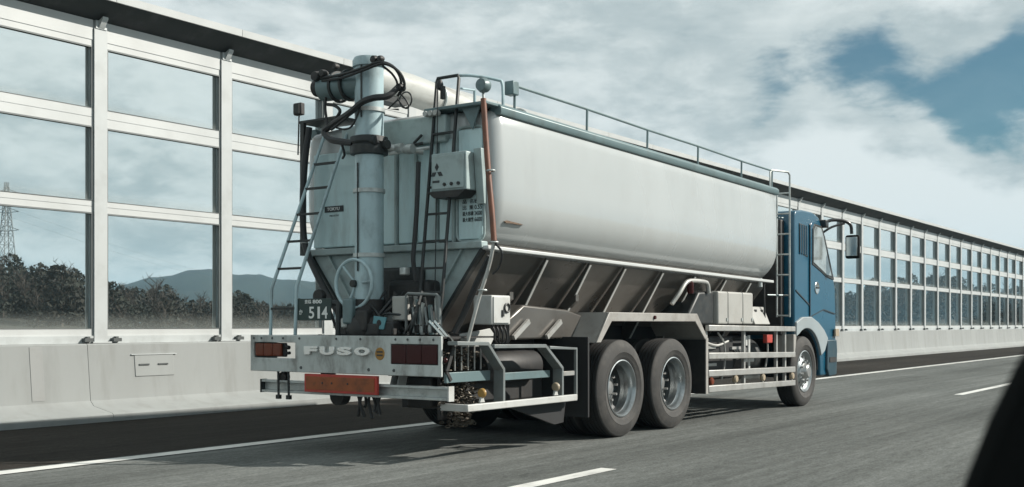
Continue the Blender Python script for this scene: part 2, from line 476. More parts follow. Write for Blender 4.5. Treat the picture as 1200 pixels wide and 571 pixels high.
def root(name, loc, label, cat, group=None):
    o = bpy.data.objects.new(name, None); COL.objects.link(o)
    o.location = loc; o.empty_display_size = 0.2
    o['label'] = label; o['category'] = cat
    if group: o['group'] = group
    ORG[o.name] = Vector(loc)
    return o


def part(mb, name, mat, parent, bev=0.0, label=None, kind=None, seg=2):
    """a part: mesh in world metres, stored relative to the thing's base"""
    top = parent
    while top.parent: top = top.parent
    me = mb.mesh(name, ORG[top.name])
    return link(name, me, mat, parent, bev, label, kind, seg)


def text_mesh(body, size, extrude=0.001, bevel=0.0, offset=0.0, bold=False):
    cu = bpy.data.curves.new('t', 'FONT'); cu.body = body; cu.size = size
    cu.extrude = extrude; cu.bevel_depth = bevel; cu.offset = offset
    cu.resolution_u = 3
    ob = bpy.data.objects.new('t', cu); COL.objects.link(ob)
    dg = bpy.context.evaluated_depsgraph_get(); dg.update()
    me = bpy.data.meshes.new_from_object(ob.evaluated_get(dg))
    bpy.data.objects.remove(ob); bpy.data.curves.remove(cu)
    return me


def rear_text(body, size, X, Yl, Z, mat, parent, name='lettering', sx=1.0, fit=None, **k):
    """lettering on a face that looks back (-x); Yl is where it begins, running towards -y"""
    me = text_mesh(body, size, **k)
    top = parent
    while top.parent: top = top.parent
    org = ORG[top.name]
    xs = [v.co.x for v in me.vertices]; zs = [v.co.y for v in me.vertices]
    if not xs: return None
    x0, w = min(xs), max(xs) - min(xs); y0, h = min(zs), max(zs) - min(zs)
    if fit: sx = fit[0] / max(w, 1e-5); sz = fit[1] / max(h, 1e-5)
    else: sz = 1.0
    for v in me.vertices:
        v.co = Vector((X - v.co.z, Yl - (v.co.x - x0) * sx, Z + (v.co.y - (y0 if fit else 0)) * sz)) - org
    me.materials.clear()
    return link(name, me, mat, parent)


def spline(pts, n=6):
    """Catmull-Rom through pts"""
    p = [Vector(q) for q in pts]; p = [p[0] * 2 - p[1]] + p + [p[-1] * 2 - p[-2]]
    out = []
    for i in range(1, len(p) - 2):
        for k in range(n):
            t = k / n
            out.append(0.5 * ((2 * p[i]) + (p[i + 1] - p[i - 1]) * t + (2 * p[i - 1] - 5 * p[i] + 4 * p[i + 1] - p[i + 2]) * t * t
                              + (3 * p[i] - p[i - 1] - 3 * p[i + 1] + p[i + 2]) * t ** 3))
    out.append(p[-2])
    return out


def struct(mb, name, mat, smooth=True):
    me = mb.mesh(name, (0, 0, 0), smooth)
    return link(name, me, mat, kind='structure')


# ------------------------------------------------------------------ ground, road
def grid(x0, x1, y0, y1, z, nx=1, ny=1):
    m = MB(); vs = []; fs = []
    for j in range(ny + 1):
        for i in range(nx + 1):
            vs.append((x0 + (x1 - x0) * i / nx, y0 + (y1 - y0) * j / ny, z))
    for j in range(ny):
        for i in range(nx):
            a = j * (nx + 1) + i
            fs.append((a, a + 1, a + nx + 2, a + nx + 1))
    return m.add(vs, fs)


struct(grid(-4000, 6000, -4000, 4000, -0.30), 'ground', 'soil')
m = MB(); m.box(-60, 400, -9.5, 12.75, -0.28, 0.0); struct(m, 'road', 'asphalt')
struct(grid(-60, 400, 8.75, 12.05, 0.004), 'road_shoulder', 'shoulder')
struct(grid(-60, 400, 8.45, 8.65, 0.008), 'edge_line', 'line')
k = 0
for x in range(-3, 16):
    x0 = x * 20 + 0.3 - 0.4
    struct(grid(x0, x0 + 8.15, 4.60, 4.75, 0.004), 'lane_line', 'line')

# ------------------------------------------------------------------ parapet
par = root('parapet_wall', (8.0, 12.5, 0), 'long pale concrete parapet wall under the glass noise barrier', 'wall')
PX = 4.6
PROF = [(11.97, 0.0), (11.975, 0.085), (12.0, 0.105), (12.38, 0.175), (12.45, 0.24), (12.52, 0.945), (12.535, 0.96), (13.05, 0.96), (13.05, 0.0)]
pm = MB(); pm.prism(PROF, 0.0, PX - 0.007, 'x')
pme = pm.mesh('parapet_segment', (0, 0, 0)); pme.materials.append(M['concrete'])
for i in range(-5, 24):
    o = bpy.data.objects.new('parapet_segment', pme); COL.objects.link(o); o.parent = par
    o.location = (40.62 + (i - 8) * PX - 8.0, -12.5, 0)
m = MB(); m.prism([(12.448, 0.27), (12.512, 0.93), (12.53, 0.93), (12.53, 0.27)], 7.62, 7.79, 'x'); part(m, 'joint_cover', 'jointgrey', par, 0.002)
hm = MB(); hm.prism([(12.468, 0.52), (12.496, 0.80), (12.53, 0.80), (12.53, 0.52)], 9.10, 9.72, 'x'); hat = part(hm, 'inspection_hatch', 'concrete', par, 0.006)
for y0 in (9.16, 9.46):
    m = MB(); m.box(y0, y0 + 0.16, 12.472, 12.49, 0.665, 0.685); part(m, 'slot', 'anchor', hat)
m = MB(); m.box(9.05, 9.77, 12.488, 12.52, 0.803, 0.815); part(m, 'hatch_frame', 'bargrey', hat)

# ------------------------------------------------------------------ noise barrier
bar = root('noise_barrier', (8.67, 12.65, 0.96), 'tall noise barrier of framed glass panes on the parapet', 'noise barrier')
BW = 2.07
B0 = 8.67
YB = 12.60
bo = ORG[bar.name]


def bay_mesh(mb, name, mat):
    me = mb.mesh(name, (0, 0, 0)); me.materials.append(M[mat]); return me


pw = 0.095
post = MB()
post.box(-pw, pw, YB, YB + 0.012, 0.98, 5.02)
post.box(-0.008, 0.008, YB + 0.012, YB + 0.19, 0.98, 5.02)
post.box(-pw, pw, YB + 0.19, YB + 0.202, 0.98, 5.02)
post.box(-0.14, 0.14, YB - 0.04, YB + 0.24, 0.965, 0.985)
ME = {}
ME['post'] = bay_mesh(post, 'post', 'postgrey')
a0, a1 = pw + 0.004, BW - pw - 0.004


def rail_mesh(z0, z1, groove):
    r = MB()
    if groove:
        zm = (z0 + z1) / 2
        r.box(a0, a1, YB + 0.03, YB + 0.10, z0, zm - 0.004)
        r.box(a0, a1, YB + 0.036, YB + 0.10, zm - 0.004, zm + 0.004)
        r.box(a0, a1, YB + 0.03, YB + 0.10, zm + 0.004, z1)
    else:
        r.box(a0, a1, YB + 0.03, YB + 0.10, z0, z1)
    return r


RAILS = [(1.06, 1.15, 0), (2.65, 2.80, 1), (3.76, 3.99, 1), (4.79, 4.87, 0)]
for i, (z0, z1, g) in enumerate(RAILS):
    ME['rail%d' % i] = bay_mesh(rail_mesh(z0, z1, g), 'rail', 'barwhite')
PANES = [(1.15, 2.65), (2.80, 3.76), (3.99, 4.79)]
for i, (z0, z1) in enumerate(PANES):
    p = MB(); p.box(a0 + 0.03, a1 - 0.03, YB + 0.06, YB + 0.068, z0 - 0.0, z1 + 0.0)
    ME['pane%d' % i] = bay_mesh(p, 'pane', 'pane')
    s = MB()
    q = [(a0, z0 + 0.001), (a1, z0 + 0.001), (a1, z1 - 0.001), (a0, z1 - 0.001)]
    g = [(a0 + 0.022, z0 + 0.006), (a1 - 0.022, z0 + 0.006), (a1 - 0.022, z1 - 0.02), (a0 + 0.022, z1 - 0.02)]
    vs = [(x, y, z) for y in (YB + 0.022, YB + 0.09) for x, z in q + g]; fs = []
    for k in range(4):
        n_ = (k + 1) % 4
        fs += [(k, n_, n_ + 4, k + 4), (k + 8, n_ + 8, n_ + 12, k + 12), (k, n_, n_ + 8, k + 8), (k + 4, n_ + 4, n_ + 12, k + 12)]
    s.add(vs, fs)
    ME['stile%d' % i] = bay_mesh(s, 'pane_gasket', 'gasketshade')
h = MB(); h.box(a0, a1, YB + 0.022, YB + 0.09, 4.87, 5.125); ME['header'] = bay_mesh(h, 'header_panel', 'barwhite')
b = MB(); b.box(0.0, BW, YB + 0.01, YB + 0.16, 0.962, 1.06); ME['base'] = bay_mesh(b, 'base_beam', 'bargrey')
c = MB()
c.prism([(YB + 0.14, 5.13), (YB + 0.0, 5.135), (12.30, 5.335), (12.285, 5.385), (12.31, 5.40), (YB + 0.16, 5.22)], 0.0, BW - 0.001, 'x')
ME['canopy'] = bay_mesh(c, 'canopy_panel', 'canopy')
fa = MB(); fa.prism([(12.298, 5.318), (12.270, 5.318), (12.262, 5.415), (12.298, 5.418)], 0.004, BW - 0.004, 'x'); ME['fascia'] = bay_mesh(fa, 'canopy_fascia', 'barwhite')
cl = MB(); cl.prism([(YB - 0.01, 5.02), (YB - 0.01, 5.125), (YB - 0.10, 5.165), (YB - 0.10, 5.14)], -0.04, 0.04, 'x')
cl.box(-0.08, 0.08, YB - 0.012, YB + 0.2, 5.02, 5.125)
ME['bracket'] = bay_mesh(cl, 'canopy_bracket', 'bargrey')
kb = MB(); kb.box(-0.07, 0.07, 12.34, 12.44, 5.34, 5.43); ME['cap'] = bay_mesh(kb, 'canopy_bolt_plate', 'anchor')
an = MB(); an.box(-0.27, -0.15, YB - 0.06, YB + 0.02, 0.985, 1.03); an.box(-0.23, -0.19, YB - 0.05, YB, 1.0301, 1.05)
ME['anchor'] = bay_mesh(an, 'anchor_clamp', 'anchor')


def put(me, name, x, parent, dy=0.0):
    o = bpy.data.objects.new(name, me); COL.objects.link(o); o.parent = parent
    o.location = (x - bo.x, -bo.y + dy, -bo.z)
    return o


for i in range(-7, 43):
    x = B0 + i * BW
    pz = put(ME['post'], 'post', x, bar)
    put(ME['bracket'], 'canopy_bracket', x, bar); put(ME['anchor'], 'anchor_clamp', x, bar); put(ME['anchor'], 'anchor_clamp', x + 0.42, bar); put(ME['cap'], 'canopy_bolt_plate', x + 0.16, bar)
    for j in range(4): put(ME['rail%d' % j], 'rail', x, bar)
    for j in range(3):
        p = put(ME['pane%d' % j], 'pane', x, bar, random.uniform(-0.002, 0.002))
        s = bpy.data.objects.new('pane_gasket', ME['stile%d' % j]); COL.objects.link(s); s.parent = p
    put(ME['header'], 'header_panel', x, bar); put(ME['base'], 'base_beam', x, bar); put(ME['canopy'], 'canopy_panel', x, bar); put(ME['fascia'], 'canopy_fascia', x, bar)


# ------------------------------------------------------------------ far land: slope, wood, mountain, pylon
def height_sheet(name, mat, pts_fn, nu, nv):
    m = MB(); vs = []; fs = []
    for j in range(nv + 1):
        for i in range(nu + 1):
            vs.append(pts_fn(i / nu, j / nv))
    for j in range(nv):
        for i in range(nu):
            a = j * (nu + 1) + i
            fs.append((a, a + 1, a + nu + 2, a + nu + 1))
    m.add(vs, fs)
    return struct(m, name, mat)


def lerp_tab(tab, x):
    if x <= tab[0][0]: return tab[0][1]
    for (a, va), (b, vb) in zip(tab, tab[1:]):
        if x <= b:
            t = (x - a) / (b - a); t = t * t * (3 - 2 * t)
            return va + (vb - va) * t
    return tab[-1][1]


rng = random.Random(3)
ph = [rng.uniform(0, 6.28) for _ in range(12)]


def wob(x, y):
    return sum(math.sin(x * f + y * f * 0.7 + ph[i]) / (i + 1) for i, f in enumerate((0.05, 0.09, 0.17, 0.31, 0.53))) * 0.5


# azimuth measured from +x towards +y (degrees) -> top of the wooded slope, distance of its foot
RIDGE = [(0, 1.5), (8, 2.2), (11, 3.0), (14, 4.0), (17, 2.6), (20, 1.8), (24, 1.6), (35, 1.5), (46, 0.4), (51, 0.6), (54, 1.2), (57, 2.6), (61, 3.0), (72, 3.5), (90, 3.0)]
FOOT = [(0, 190), (10, 150), (16, 120), (25, 100), (45, 92), (60, 86), (90, 80)]


def slope_pt(u, v):
    az = -4 + 100 * u
    d0 = lerp_tab(FOOT, az); d = d0 * 0.62 + v * 90
    hh = lerp_tab(RIDGE, az)
    k = min(1.0, max(0.0, (d - d0 * 0.62) / (d0 * 0.38 + 26)))
    z = -0.3 + hh * (k * k * (3 - 2 * k)) + 0.5 * wob(d * math.cos(R(az)), d * math.sin(R(az))) * k
    if v > 0.75: z -= (v - 0.75) * 22
    return (d * math.cos(R(az)), d * math.sin(R(az)), z)


height_sheet('hill_slope', 'hillmat', slope_pt, 120, 14)


def tree_proto(rg, bare):
    """tree of unit-less metres: twigs and branches as thin three-sided sticks and leaf faces; returns stick and leaf geometry"""
    st = MB(); lf = MB()
    H = rg.uniform(4.2, 6.6)

    def stick(p, q, r0, r1): st.tube([p, q], r0, 3, cap=False, r2=r1)
    top = Vector((rg.uniform(-.3, .3), rg.uniform(-.3, .3), H * 0.8))
    stick((0, 0, -0.5), top, 0.11, 0.035)
    for b in range(13 if bare else 9):
        t = rg.uniform(0.25, 0.98); base = Vector((0, 0, 0)).lerp(top, t)
        a = rg.uniform(0, 6.28); ln = rg.uniform(0.8, 2.0) * (1.15 - 0.5 * t)
        tip = base + Vector((math.cos(a) * ln * 0.7, math.sin(a) * ln * 0.7, ln * rg.uniform(0.4, 1.0)))
        stick(base, tip, 0.045, 0.018)
        for q in range(7 if bare else 3):
            s = base.lerp(tip, rg.uniform(0.35, 1)); a2 = rg.uniform(0, 6.28); l2 = rg.uniform(0.35, 0.9)
            e = s + Vector((math.cos(a2) * l2 * .6, math.sin(a2) * l2 * .6, l2 * rg.uniform(0.3, 1.0)))
            stick(s, e, 0.02, 0.008)
    nl = 190 if bare else 460
    for q in range(nl):
        if bare:
            c = Vector((rg.gauss(0, .9), rg.gauss(0, .9), rg.uniform(0.0, H * 0.55)))
        else:
            z = rg.uniform(0.05, 1) ** 0.8
            rad = 1.75 * math.sqrt(max(0, 1 - (2 * z - 0.8) ** 2 * 0.7)) * rg.uniform(0.4, 1.0)
            a = rg.uniform(0, 6.28); lump = 1 + 0.3 * math.sin(a * 3 + z * 9)
            c = Vector((math.cos(a) * rad * lump, math.sin(a) * rad * lump, 0.3 + z * H * 0.85))
        s = rg.uniform(0.10, 0.26)
        d1 = Vector((rg.gauss(0, 1), rg.gauss(0, 1), rg.gauss(0, 1))).normalized() * s
        d2 = Vector((rg.gauss(0, 1), rg.gauss(0, 1), rg.gauss(0, 1))).normalized() * s
        lf.add([c - d1, c + d2, c + d1, c - d2], [(0, 1, 2, 3)])
    return st, lf


protos = [tree_proto(rng, i % 2 == 0) for i in range(8)]
tw = MB(); tl = MB()
for i in range(1050):
    az = rng.uniform(-3, 78)
    if 24 < az < 43 and rng.random() < 0.55: continue
    v = rng.uniform(0.30, 0.78)
    u = (az + 4) / 100
    x, y, z = slope_pt(u, v)
    bare = rng.random() < (0.62 if az > 50 else 0.4)
    st, lf = protos[2 * rng.randrange(4) + (0 if bare else 1)]
    s = rng.uniform(0.75, 1.15) * (1.0 if az < 20 else 1.0) * (0.62 if 38 < az < 52 else 0.72 if az < 55 and az > 50 else 0.72); ca, sa = math.cos(rng.uniform(0, 6.28)), math.sin(rng.uniform(0, 6.28))
    a = rng.uniform(0, 6.28); ca, sa = math.cos(a) * s, math.sin(a) * s
    for src, dst in ((st, tw), (lf, tl)):
        off = len(dst.v)
        dst.v += [(x + p[0] * ca - p[1] * sa, y + p[0] * sa + p[1] * ca, z + p[2] * s) for p in src.v]
        dst.f += [tuple(q + off for q in f) for f in src.f]


def raw(mb, name, mat, label, cat, parent=None):
    me = bpy.data.meshes.new(name); me.from_pydata(mb.v, [], mb.f); me.materials.append(M[mat])
    o = bpy.data.objects.new(name, me); COL.objects.link(o)
    if parent: o.parent = parent
    else:
        o['label'] = label; o['category'] = cat
    o['kind'] = 'stuff'
    return o


wood = raw(tl, 'woodland', 'leaf', 'dark winter woodland on the slope behind the barrier glass', 'woodland')
raw(tw, 'branches', 'bark', '', '', wood)


def mount_pt(u, v):
    az = -2 + 92 * u
    prof = [(0, 20), (10, 26), (20, 24), (36, 26), (44, 36), (46.7, 41), (48.6, 43.5), (50.6, 49), (52.6, 42), (55, 33), (58, 25), (66, 18), (75, 24), (90, 20)]
    hh = lerp_tab(prof, az) + 0.8 * wob(az * 26, 3) + 0.5 * wob(az * 90, 7)
    d = 760 + 420 * v
    k = math.sin(min(1.0, v / 0.55) * math.pi / 2) if v < 0.55 else math.cos((v - 0.55) / 0.45 * math.pi / 2)
    z = -0.3 + hh * max(0, k) + (1.5 * wob(az * 40, d * 0.12) * k)
    return (d * math.cos(R(az)), d * math.sin(R(az)), z)


height_sheet('mountain', 'mountain', mount_pt, 260, 24)

# lattice pylon behind the wood
pyl = root('lattice_pylon', (167.0, 285.0, -0.3), 'grey lattice power pylon standing behind the wood at far left', 'pylon')
PO = ORG[pyl.name]


def pyl_w(z): return 2.6 * (1 - z / 40.0) ** 1.1 + 0.35


for sx in (-1, 1):
    for sy in (-1, 1):
        mm = MB(); zs = [0, 8, 16, 24, 32, 40]
        mm.tube([PO + Vector((sx * pyl_w(z), sy * pyl_w(z), z)) for z in zs], 0.13, 4); part(mm, 'leg', 'pylon', pyl)
mm = MB()
zs = [0, 6, 11, 15.5, 19.5, 23, 26, 29, 31.5, 34, 36.5, 39]
for za, zb in zip(zs, zs[1:]):
    for (ax, ay), (bx, by) in (((-1, -1), (1, -1)), ((1, -1), (1, 1)), ((1, 1), (-1, 1)), ((-1, 1), (-1, -1))):
        wa, wb = pyl_w(za), pyl_w(zb)
        p = lambda sx, sy, w, z: PO + Vector((sx * w, sy * w, z))
        mm.tube([p(ax, ay, wa, za), p(bx, by, wb, zb)], 0.07, 3); mm.tube([p(bx, by, wa, za), p(ax, ay, wb, zb)], 0.07, 3)
        mm.tube([p(ax, ay, wb, zb), p(bx, by, wb, zb)], 0.06, 3)
part(mm, 'lattice_bracing', 'pylon', pyl)
for z in (27.0, 32.0, 37.0):
    for s in (-1, 1):
        mm = MB(); e = PO + Vector((s * 1.6, -s * 3.2, z))
        mm.tube([PO + Vector((0, 0, z + 1.2)), e], 0.09, 4); mm.tube([PO + Vector((0, 0, z - .3)), e], 0.09, 4); part(mm, 'cross_arm', 'pylon', pyl)
        if z != 32.0: continue
        w = MB(); w.tube([e + Vector((t * 190 * 0.85, t * 190 * 0.5, -9 * math.sin(math.pi * min(t, 1) * 0.5) - 2 * t)) for t in [i / 12 for i in range(13)]], 0.022, 4)
        part(w, 'power_line', 'pylon', pyl)

mast = root('radio_mast', (659.0, 732.0, 36.0), 'thin mast on the top of the far mountain', 'mast')
mm = MB(); mo = ORG[mast.name]
mm.tube([mo + Vector((0, 0, -2)), mo + Vector((0, 0, 9))], 0.5, 6, r2=0.2); part(mm, 'mast_pole', 'pylon', mast)
mm = MB(); mm.box(mo.x - 0.9, mo.x + 0.9, mo.y - 0.9, mo.y + 0.9, mo.z + 4, mo.z + 5); part(mm, 'mast_platform', 'pylon', mast)

# ------------------------------------------------------------------ truck
T = root('tanker_truck', (12.3, 7.1, 0), 'bulk feed tanker truck with pale tank and teal cab in the near lane', 'truck')
YR, YL, YC = 5.85, 8.35, 7.10
SH = 0.0150


def tz(x, z): return z - SH * (x - 8.18)


# --- tank shell
def tank_sec(x, ins):
    """closed section, seen from behind, of the upper body"""
    r = []
    side = [(3.17, 0.10), (3.145, 0.055), (3.10, 0.03), (3.02, 0.018), (2.75, 0.005), (2.5, 0.0), (2.34, 0.004), (2.24, 0.018), (2.16, 0.045), (2.09, 0.085), (2.03, 0.135), (1.98, 0.19), (1.94, 0.245)]
    zlo, zhi = 1.94, 3.17
    right = []
    for z, o in side:
        zc = (z - 2.55) * (1 - ins * 0.9) + 2.55
        right.append((YR + 0.02 + o + ins, tz(x, zc)))
    pts = list(reversed(right))                       # up the right side
    ytop0 = right[0][0]; ztop = right[0][1]
    for t in (0.12, 0.3, 0.5, 0.7, 0.88):
        y = ytop0 + (2 * YC - 2 * ytop0) * t
        pts.append((y, ztop + 0.05 * math.sin(math.pi * t) * (1 - ins * 3)))
    pts += [(2 * YC - y, z) for y, z in right]
    return [(x, y, z) for y, z in pts]


XR, XF = 8.10, 14.86
rings = []
for dx, ins in ((0.0, 0.125), (0.006, 0.095), (0.022, 0.06), (0.05, 0.03), (0.09, 0.009), (0.13, 0.0)):
    rings.append(tank_sec(XR + dx, ins))
for i in range(1, 12):
    rings.append(tank_sec(XR + 0.13 + (XF - XR - 0.26) * i / 12, 0.0))
for dx, ins in ((0.13, 0.0), (0.09, 0.009), (0.05, 0.03), (0.022, 0.06), (0.006, 0.095), (0.0, 0.125)):
    rings.append(tank_sec(XF - dx, ins))
m = MB(); m.loft(rings)
tank = part(m, 'tank', 'tank', T)
# hopper below the tank
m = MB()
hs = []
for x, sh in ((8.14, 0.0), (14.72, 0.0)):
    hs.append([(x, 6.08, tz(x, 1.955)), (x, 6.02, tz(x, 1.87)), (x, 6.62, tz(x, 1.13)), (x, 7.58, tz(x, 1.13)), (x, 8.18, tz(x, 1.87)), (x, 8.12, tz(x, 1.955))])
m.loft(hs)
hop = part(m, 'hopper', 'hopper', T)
for i, x in enumerate((9.10, 9.92, 10.66, 11.55, 12.4, 13.3, 14.1)):
    for s in (-1, 1):
        m = MB()
        f = lambda y: YC + s * (YC - y)
        p = [(6.00, tz(x, 1.88)), (6.045, tz(x, 1.82)), (6.60, tz(x, 1.135)), (6.47, tz(x, 1.02)), (5.985, tz(x, 1.845))]
        m.prism([(f(a) if s > 0 else a, b) for a, b in p], x - 0.006, x + 0.006, 'x')
        part(m, 'hopper_rib', 'hopper', hop); m = MB()      # then the narrow cap of the stiffener
        a, b = Vector((x, f(5.982) if s > 0 else 5.982, tz(x, 1.85))), Vector((x, f(6.467) if s > 0 else 6.467, tz(x, 1.02)))
        m.bar(a, b, 0.034, 0.008, up=(0, -0.75, -0.66) if s < 0 else (0, 0.75, -0.66))
        part(m, 'rib_cap', 'white', hop)
for s in (0, 1):
    m = MB()
    for xa, xb in ((8.06, 14.80),):
        ya = 5.935 if s == 0 else 8.185
        yb = ya + 0.08
        vs = [(x, y, tz(x, z)) for x in (xa, xb) for y, z in ((ya, 1.885), (ya, 1.922), (yb, 1.922), (yb, 1.885))]
        m.add(vs, [(0, 1, 2, 3), (7, 6, 5, 4), (0, 4, 5, 1), (1, 5, 6, 2), (2, 6, 7, 3), (3, 7, 4, 0)])
    part(m, 'tank_flange', 'barwhite', tank, 0.008)
    # gutter rail along the top edge
    m = MB(); ya = 5.885 if s == 0 else 8.315 - 0.11
    prof = [(0, 3.115), (-0.012, 3.14), (-0.012, 3.185), (0.02, 3.215), (0.09, 3.215), (0.12, 3.17), (0.12, 3.115)]
    if s: prof = [(0.11 - a, b) for a, b in prof]
    m.loft([[(x, ya + a, tz(x, b)) for a, b in prof] for x in (8.17, 14.84)])
    part(m, 'gutter', 'gutter', tank, 0.006)
# rear head details
def rr_frame(mb, X, y0, y1, z0, z1, r, w, d):
    pts = []
    for cy, cz, a0 in ((y1 - r, z1 - r, 0), (y0 + r, z1 - r, 90), (y0 + r, z0 + r, 180), (y1 - r, z0 + r, 270)):
        for k in range(5):
            a = R(a0 + 22.5 * k); pts.append((X, cy + r * math.cos(a), cz + r * math.sin(a)))
    pts.append(pts[0]); pts.append(pts[1])
    mb.tube(pts, w, 6, cap=False)
    return mb


m = MB(); m.prism([(y, z) for y, z in ((6.02, 2.02), (6.06, 1.985), (6.30, 1.985), (6.30, 3.00), (6.02, 3.00))], 8.085, 8.11, 'x'); part(m, 'rear_panel', 'tankshade', tank, 0.012, seg=3)
m = MB(); rr_frame(m, 8.088, 6.0, 6.315, 1.97, 3.02, 0.07, 0.012, 0); part(m, 'panel_bead', 'rearpaint', tank)
for y0, y1 in ((6.36, 6.52), (6.56, 6.78), (6.80, 7.02), (7.06, 7.40), (7.44, 8.16)):
    m = MB(); m.box(8.078, 8.11, y0, y1, 1.98, 2.93); part(m, 'rear_panel', 'tankshade', tank, 0.012, seg=3)
for y in (6.34, 6.54, 6.79, 7.04, 7.42):
    m = MB(); m.box(8.055, 8.10, y - 0.012, y + 0.012, 1.95, 2.95); part(m, 'rear_rib', 'rearpaint', tank, 0.004)
m = MB(); m.box(8.02, 8.12, 6.40, 7.72, 2.90, 3.155); part(m, 'rear_header', 'rearpaint', tank, 0.02, seg=3)
m = MB(); m.box(8.03, 8.13, 5.99, 8.22, 1.90, 1.965); part(m, 'rear_beam', 'rearpaint', tank, 0.01)
# rear hopper plate
m = MB(); m.prism([(6.00, 1.90), (8.20, 1.90), (7.62, 1.18), (6.58, 1.18)], 8.10, 8.138, 'x'); part(m, 'hopper_end', 'rearpaint', hop, 0.006)
for s in (-1, 1):
    m = MB(); m.bar((8.09, YC + s * 1.09, 1.90), (8.09, YC + s * 0.52, 1.16), 0.03, 0.06, up=(1, 0, 0)); part(m, 'hopper_edge', 'blackmetal', hop)
    m = MB(); m.bar((8.08, YC + s * 0.85, 1.90), (8.08, YC + s * 0.36, 1.2), 0.02, 0.03, up=(1, 0, 0)); part(m, 'hopper_edge', 'rearpaint', hop)
m = MB(); m.box(8.0, 8.14, 6.7, 7.5, 1.05, 1.75); part(m, 'outlet_housing', 'blackmetal', hop, 0.03)
# tank print
for i, (a, bb) in enumerate((('品  名', '配合飼料'), ('比  重', '0.55'), ('最大容積', '24500'), ('最大積載', '6600'))):
    z = 2.315 - i * 0.056
    rear_text(a, 0.05, 8.083, 6.245, z, 'ink', tank, fit=(0.125, 0.040), offset=0.0006)
    rear_text(bb, 0.05, 8.083, 6.108, z, 'ink', tank, fit=(0.085, 0.040), offset=0.0006)
m = MB(); m.box(8.068, 8.079, 7.74, 7.995, 2.335, 2.395); st_ = part(m, 'name_sticker', 'ink', tank, 0.003)
rear_text('TOKYU', 0.05, 8.067, 7.955, 2.35, 'whiteink', st_, fit=(0.17, 0.032), offset=0.0008)
rear_text('INDUSTRY', 0.03, 8.077, 7.93, 2.29, 'ink', tank, fit=(0.13, 0.018))

# scraped paint near the rear lower corner
M['rust'] = paint('scraped_paint', (0.13, 0.085, 0.055), 0.8, 0.0, 0.4, 30)
m = MB(); sc = [(8.27, 2.152), (8.31, 2.163), (8.40, 2.157), (8.52, 2.149), (8.58, 2.140), (8.50, 2.137), (8.38, 2.141), (8.30, 2.138)]
m.prism(sc, 5.904, 5.930, 'y'); part(m, 'paint_scrape', 'rust', tank)
# top handrail
m = MB()
hp = [8.5, 9.8, 11.11, 12.41, 13.72, 14.77]
hand = MB(); hand.tube([(x, 5.95, tz(x, 3.445) + (0.006 if i % 2 else 0)) for i, x in enumerate(hp)], 0.014, 8)
hr = part(hand, 'handrail', 'gutter', T)
for x in hp:
    m = MB(); m.tube([(x, 5.95, tz(x, 3.445)), (x, 5.955, tz(x, 3.20))], 0.013, 8); part(m, 'handrail_post', 'gutter', hr)
m = MB(); m.box(8.40, 8.50, 5.90, 6.0, 3.34, 3.47); part(m, 'marker_lamp', 'gutter', hr, 0.01)
for x in (10.1, 11.3, 12.6, 13.9):
    m = MB(); m.lathe([(0.0, 0.10), (0.2, 0.09), (0.27, 0.05), (0.29, 0.0)], (x, YC - 0.2, tz(x, 3.20)), 'z', 28); hh = part(m, 'hatch_lid', 'tank', tank)
    m = MB(); m.tube([(x, 6.2, tz(x, 3.2)), (x, 6.2, tz(x, 3.27)), (x + 0.15, 6.2, tz(x, 3.27)), (x + .15, 6.2, tz(x, 3.2))], 0.012, 6); part(m, 'lid_clamp', 'steel', hh)

# front ladder of tank
fl = MB(); fl.tube([(15.12, 5.83, 1.31), (15.12, 5.83, 3.32), (15.08, 5.84, 3.36), (14.75, 5.95, 3.36), (14.70, 5.95, 3.33), (14.70, 5.95, 3.12)], 0.014, 8)
lad = part(fl, 'front_ladder', 'steel', T)
m = MB(); m.tube([(15.12, 6.02, 1.31), (15.12, 6.02, 3.1)], 0.014, 8); part(m, 'ladder_rail', 'steel', lad)
for i in range(7):
    z = 1.33 + i * 0.29
    m = MB(); m.tube([(15.12, 5.83, z), (15.12, 6.02, z)], 0.012, 8); part(m, 'rung', 'steel', lad)
for i in range(2):
    z = 1.62 + i * 1.1
    m = MB(); m.tube([(15.12, 5.93, z), (14.84, 6.05, z)], 0.012, 6); part(m, 'ladder_bracket', 'gutter', lad)

# --- chassis
for y in (6.66, 7.46):
    m = MB(); m.box(7.6, 16.9, y, y + 0.08, 0.74, 1.04); part(m, 'chassis_rail', 'chassis', T, 0.01)
for x in (7.7, 8.8, 9.75, 12.3, 13.5, 15.0):
    m = MB(); m.box(x, x + 0.1, 6.74, 7.46, 0.78, 1.0); part(m, 'cross_member', 'chassis', T)
m = MB(); m.box(8.35, 14.7, 6.60, 7.60, 1.045, 1.14); part(m, 'subframe', 'chassis', T, 0.02)
for x in (8.7, 9.9, 12.6, 13.9):
    m = MB(); m.prism([(6.15, 1.45), (6.66, 1.05), (7.54, 1.05), (8.05, 1.45), (8.05, 1.52), (7.5, 1.14), (6.7, 1.14), (6.15, 1.52)], x, x + 0.06, 'x'); part(m, 'saddle', 'hopper', T)
m = MB(); m.prism([(8.62, 1.06), (10.02, 1.06), (10.05, 1.30), (9.75, 1.36), (8.95, 1.40), (8.65, 1.24)], 6.16, 6.58, 'y'); part(m, 'side_gusset', 'hopper', T, 0.02)
for x0 in (8.72, 9.30):
    m = MB(); m.bar((x0, 6.12, 1.08), (x0 + 0.26, 6.12, 1.24), 0.03, 0.05); part(m, 'brace', 'alu', T)
m = MB(); m.lathe([(0, 0), (0.07, 0), (0.07, 0.06), (0.10, 0.10), (0.10, 3.5), (0, 3.52)], (11.9, YC, 0.62), 'x', 16); part(m, 'drive_shaft', 'chassis', T)
m = MB(); m.box(15.3, 16.9, 6.75, 7.45, 0.5, 1.2); part(m, 'engine_block', 'chassis', T, 0.08)

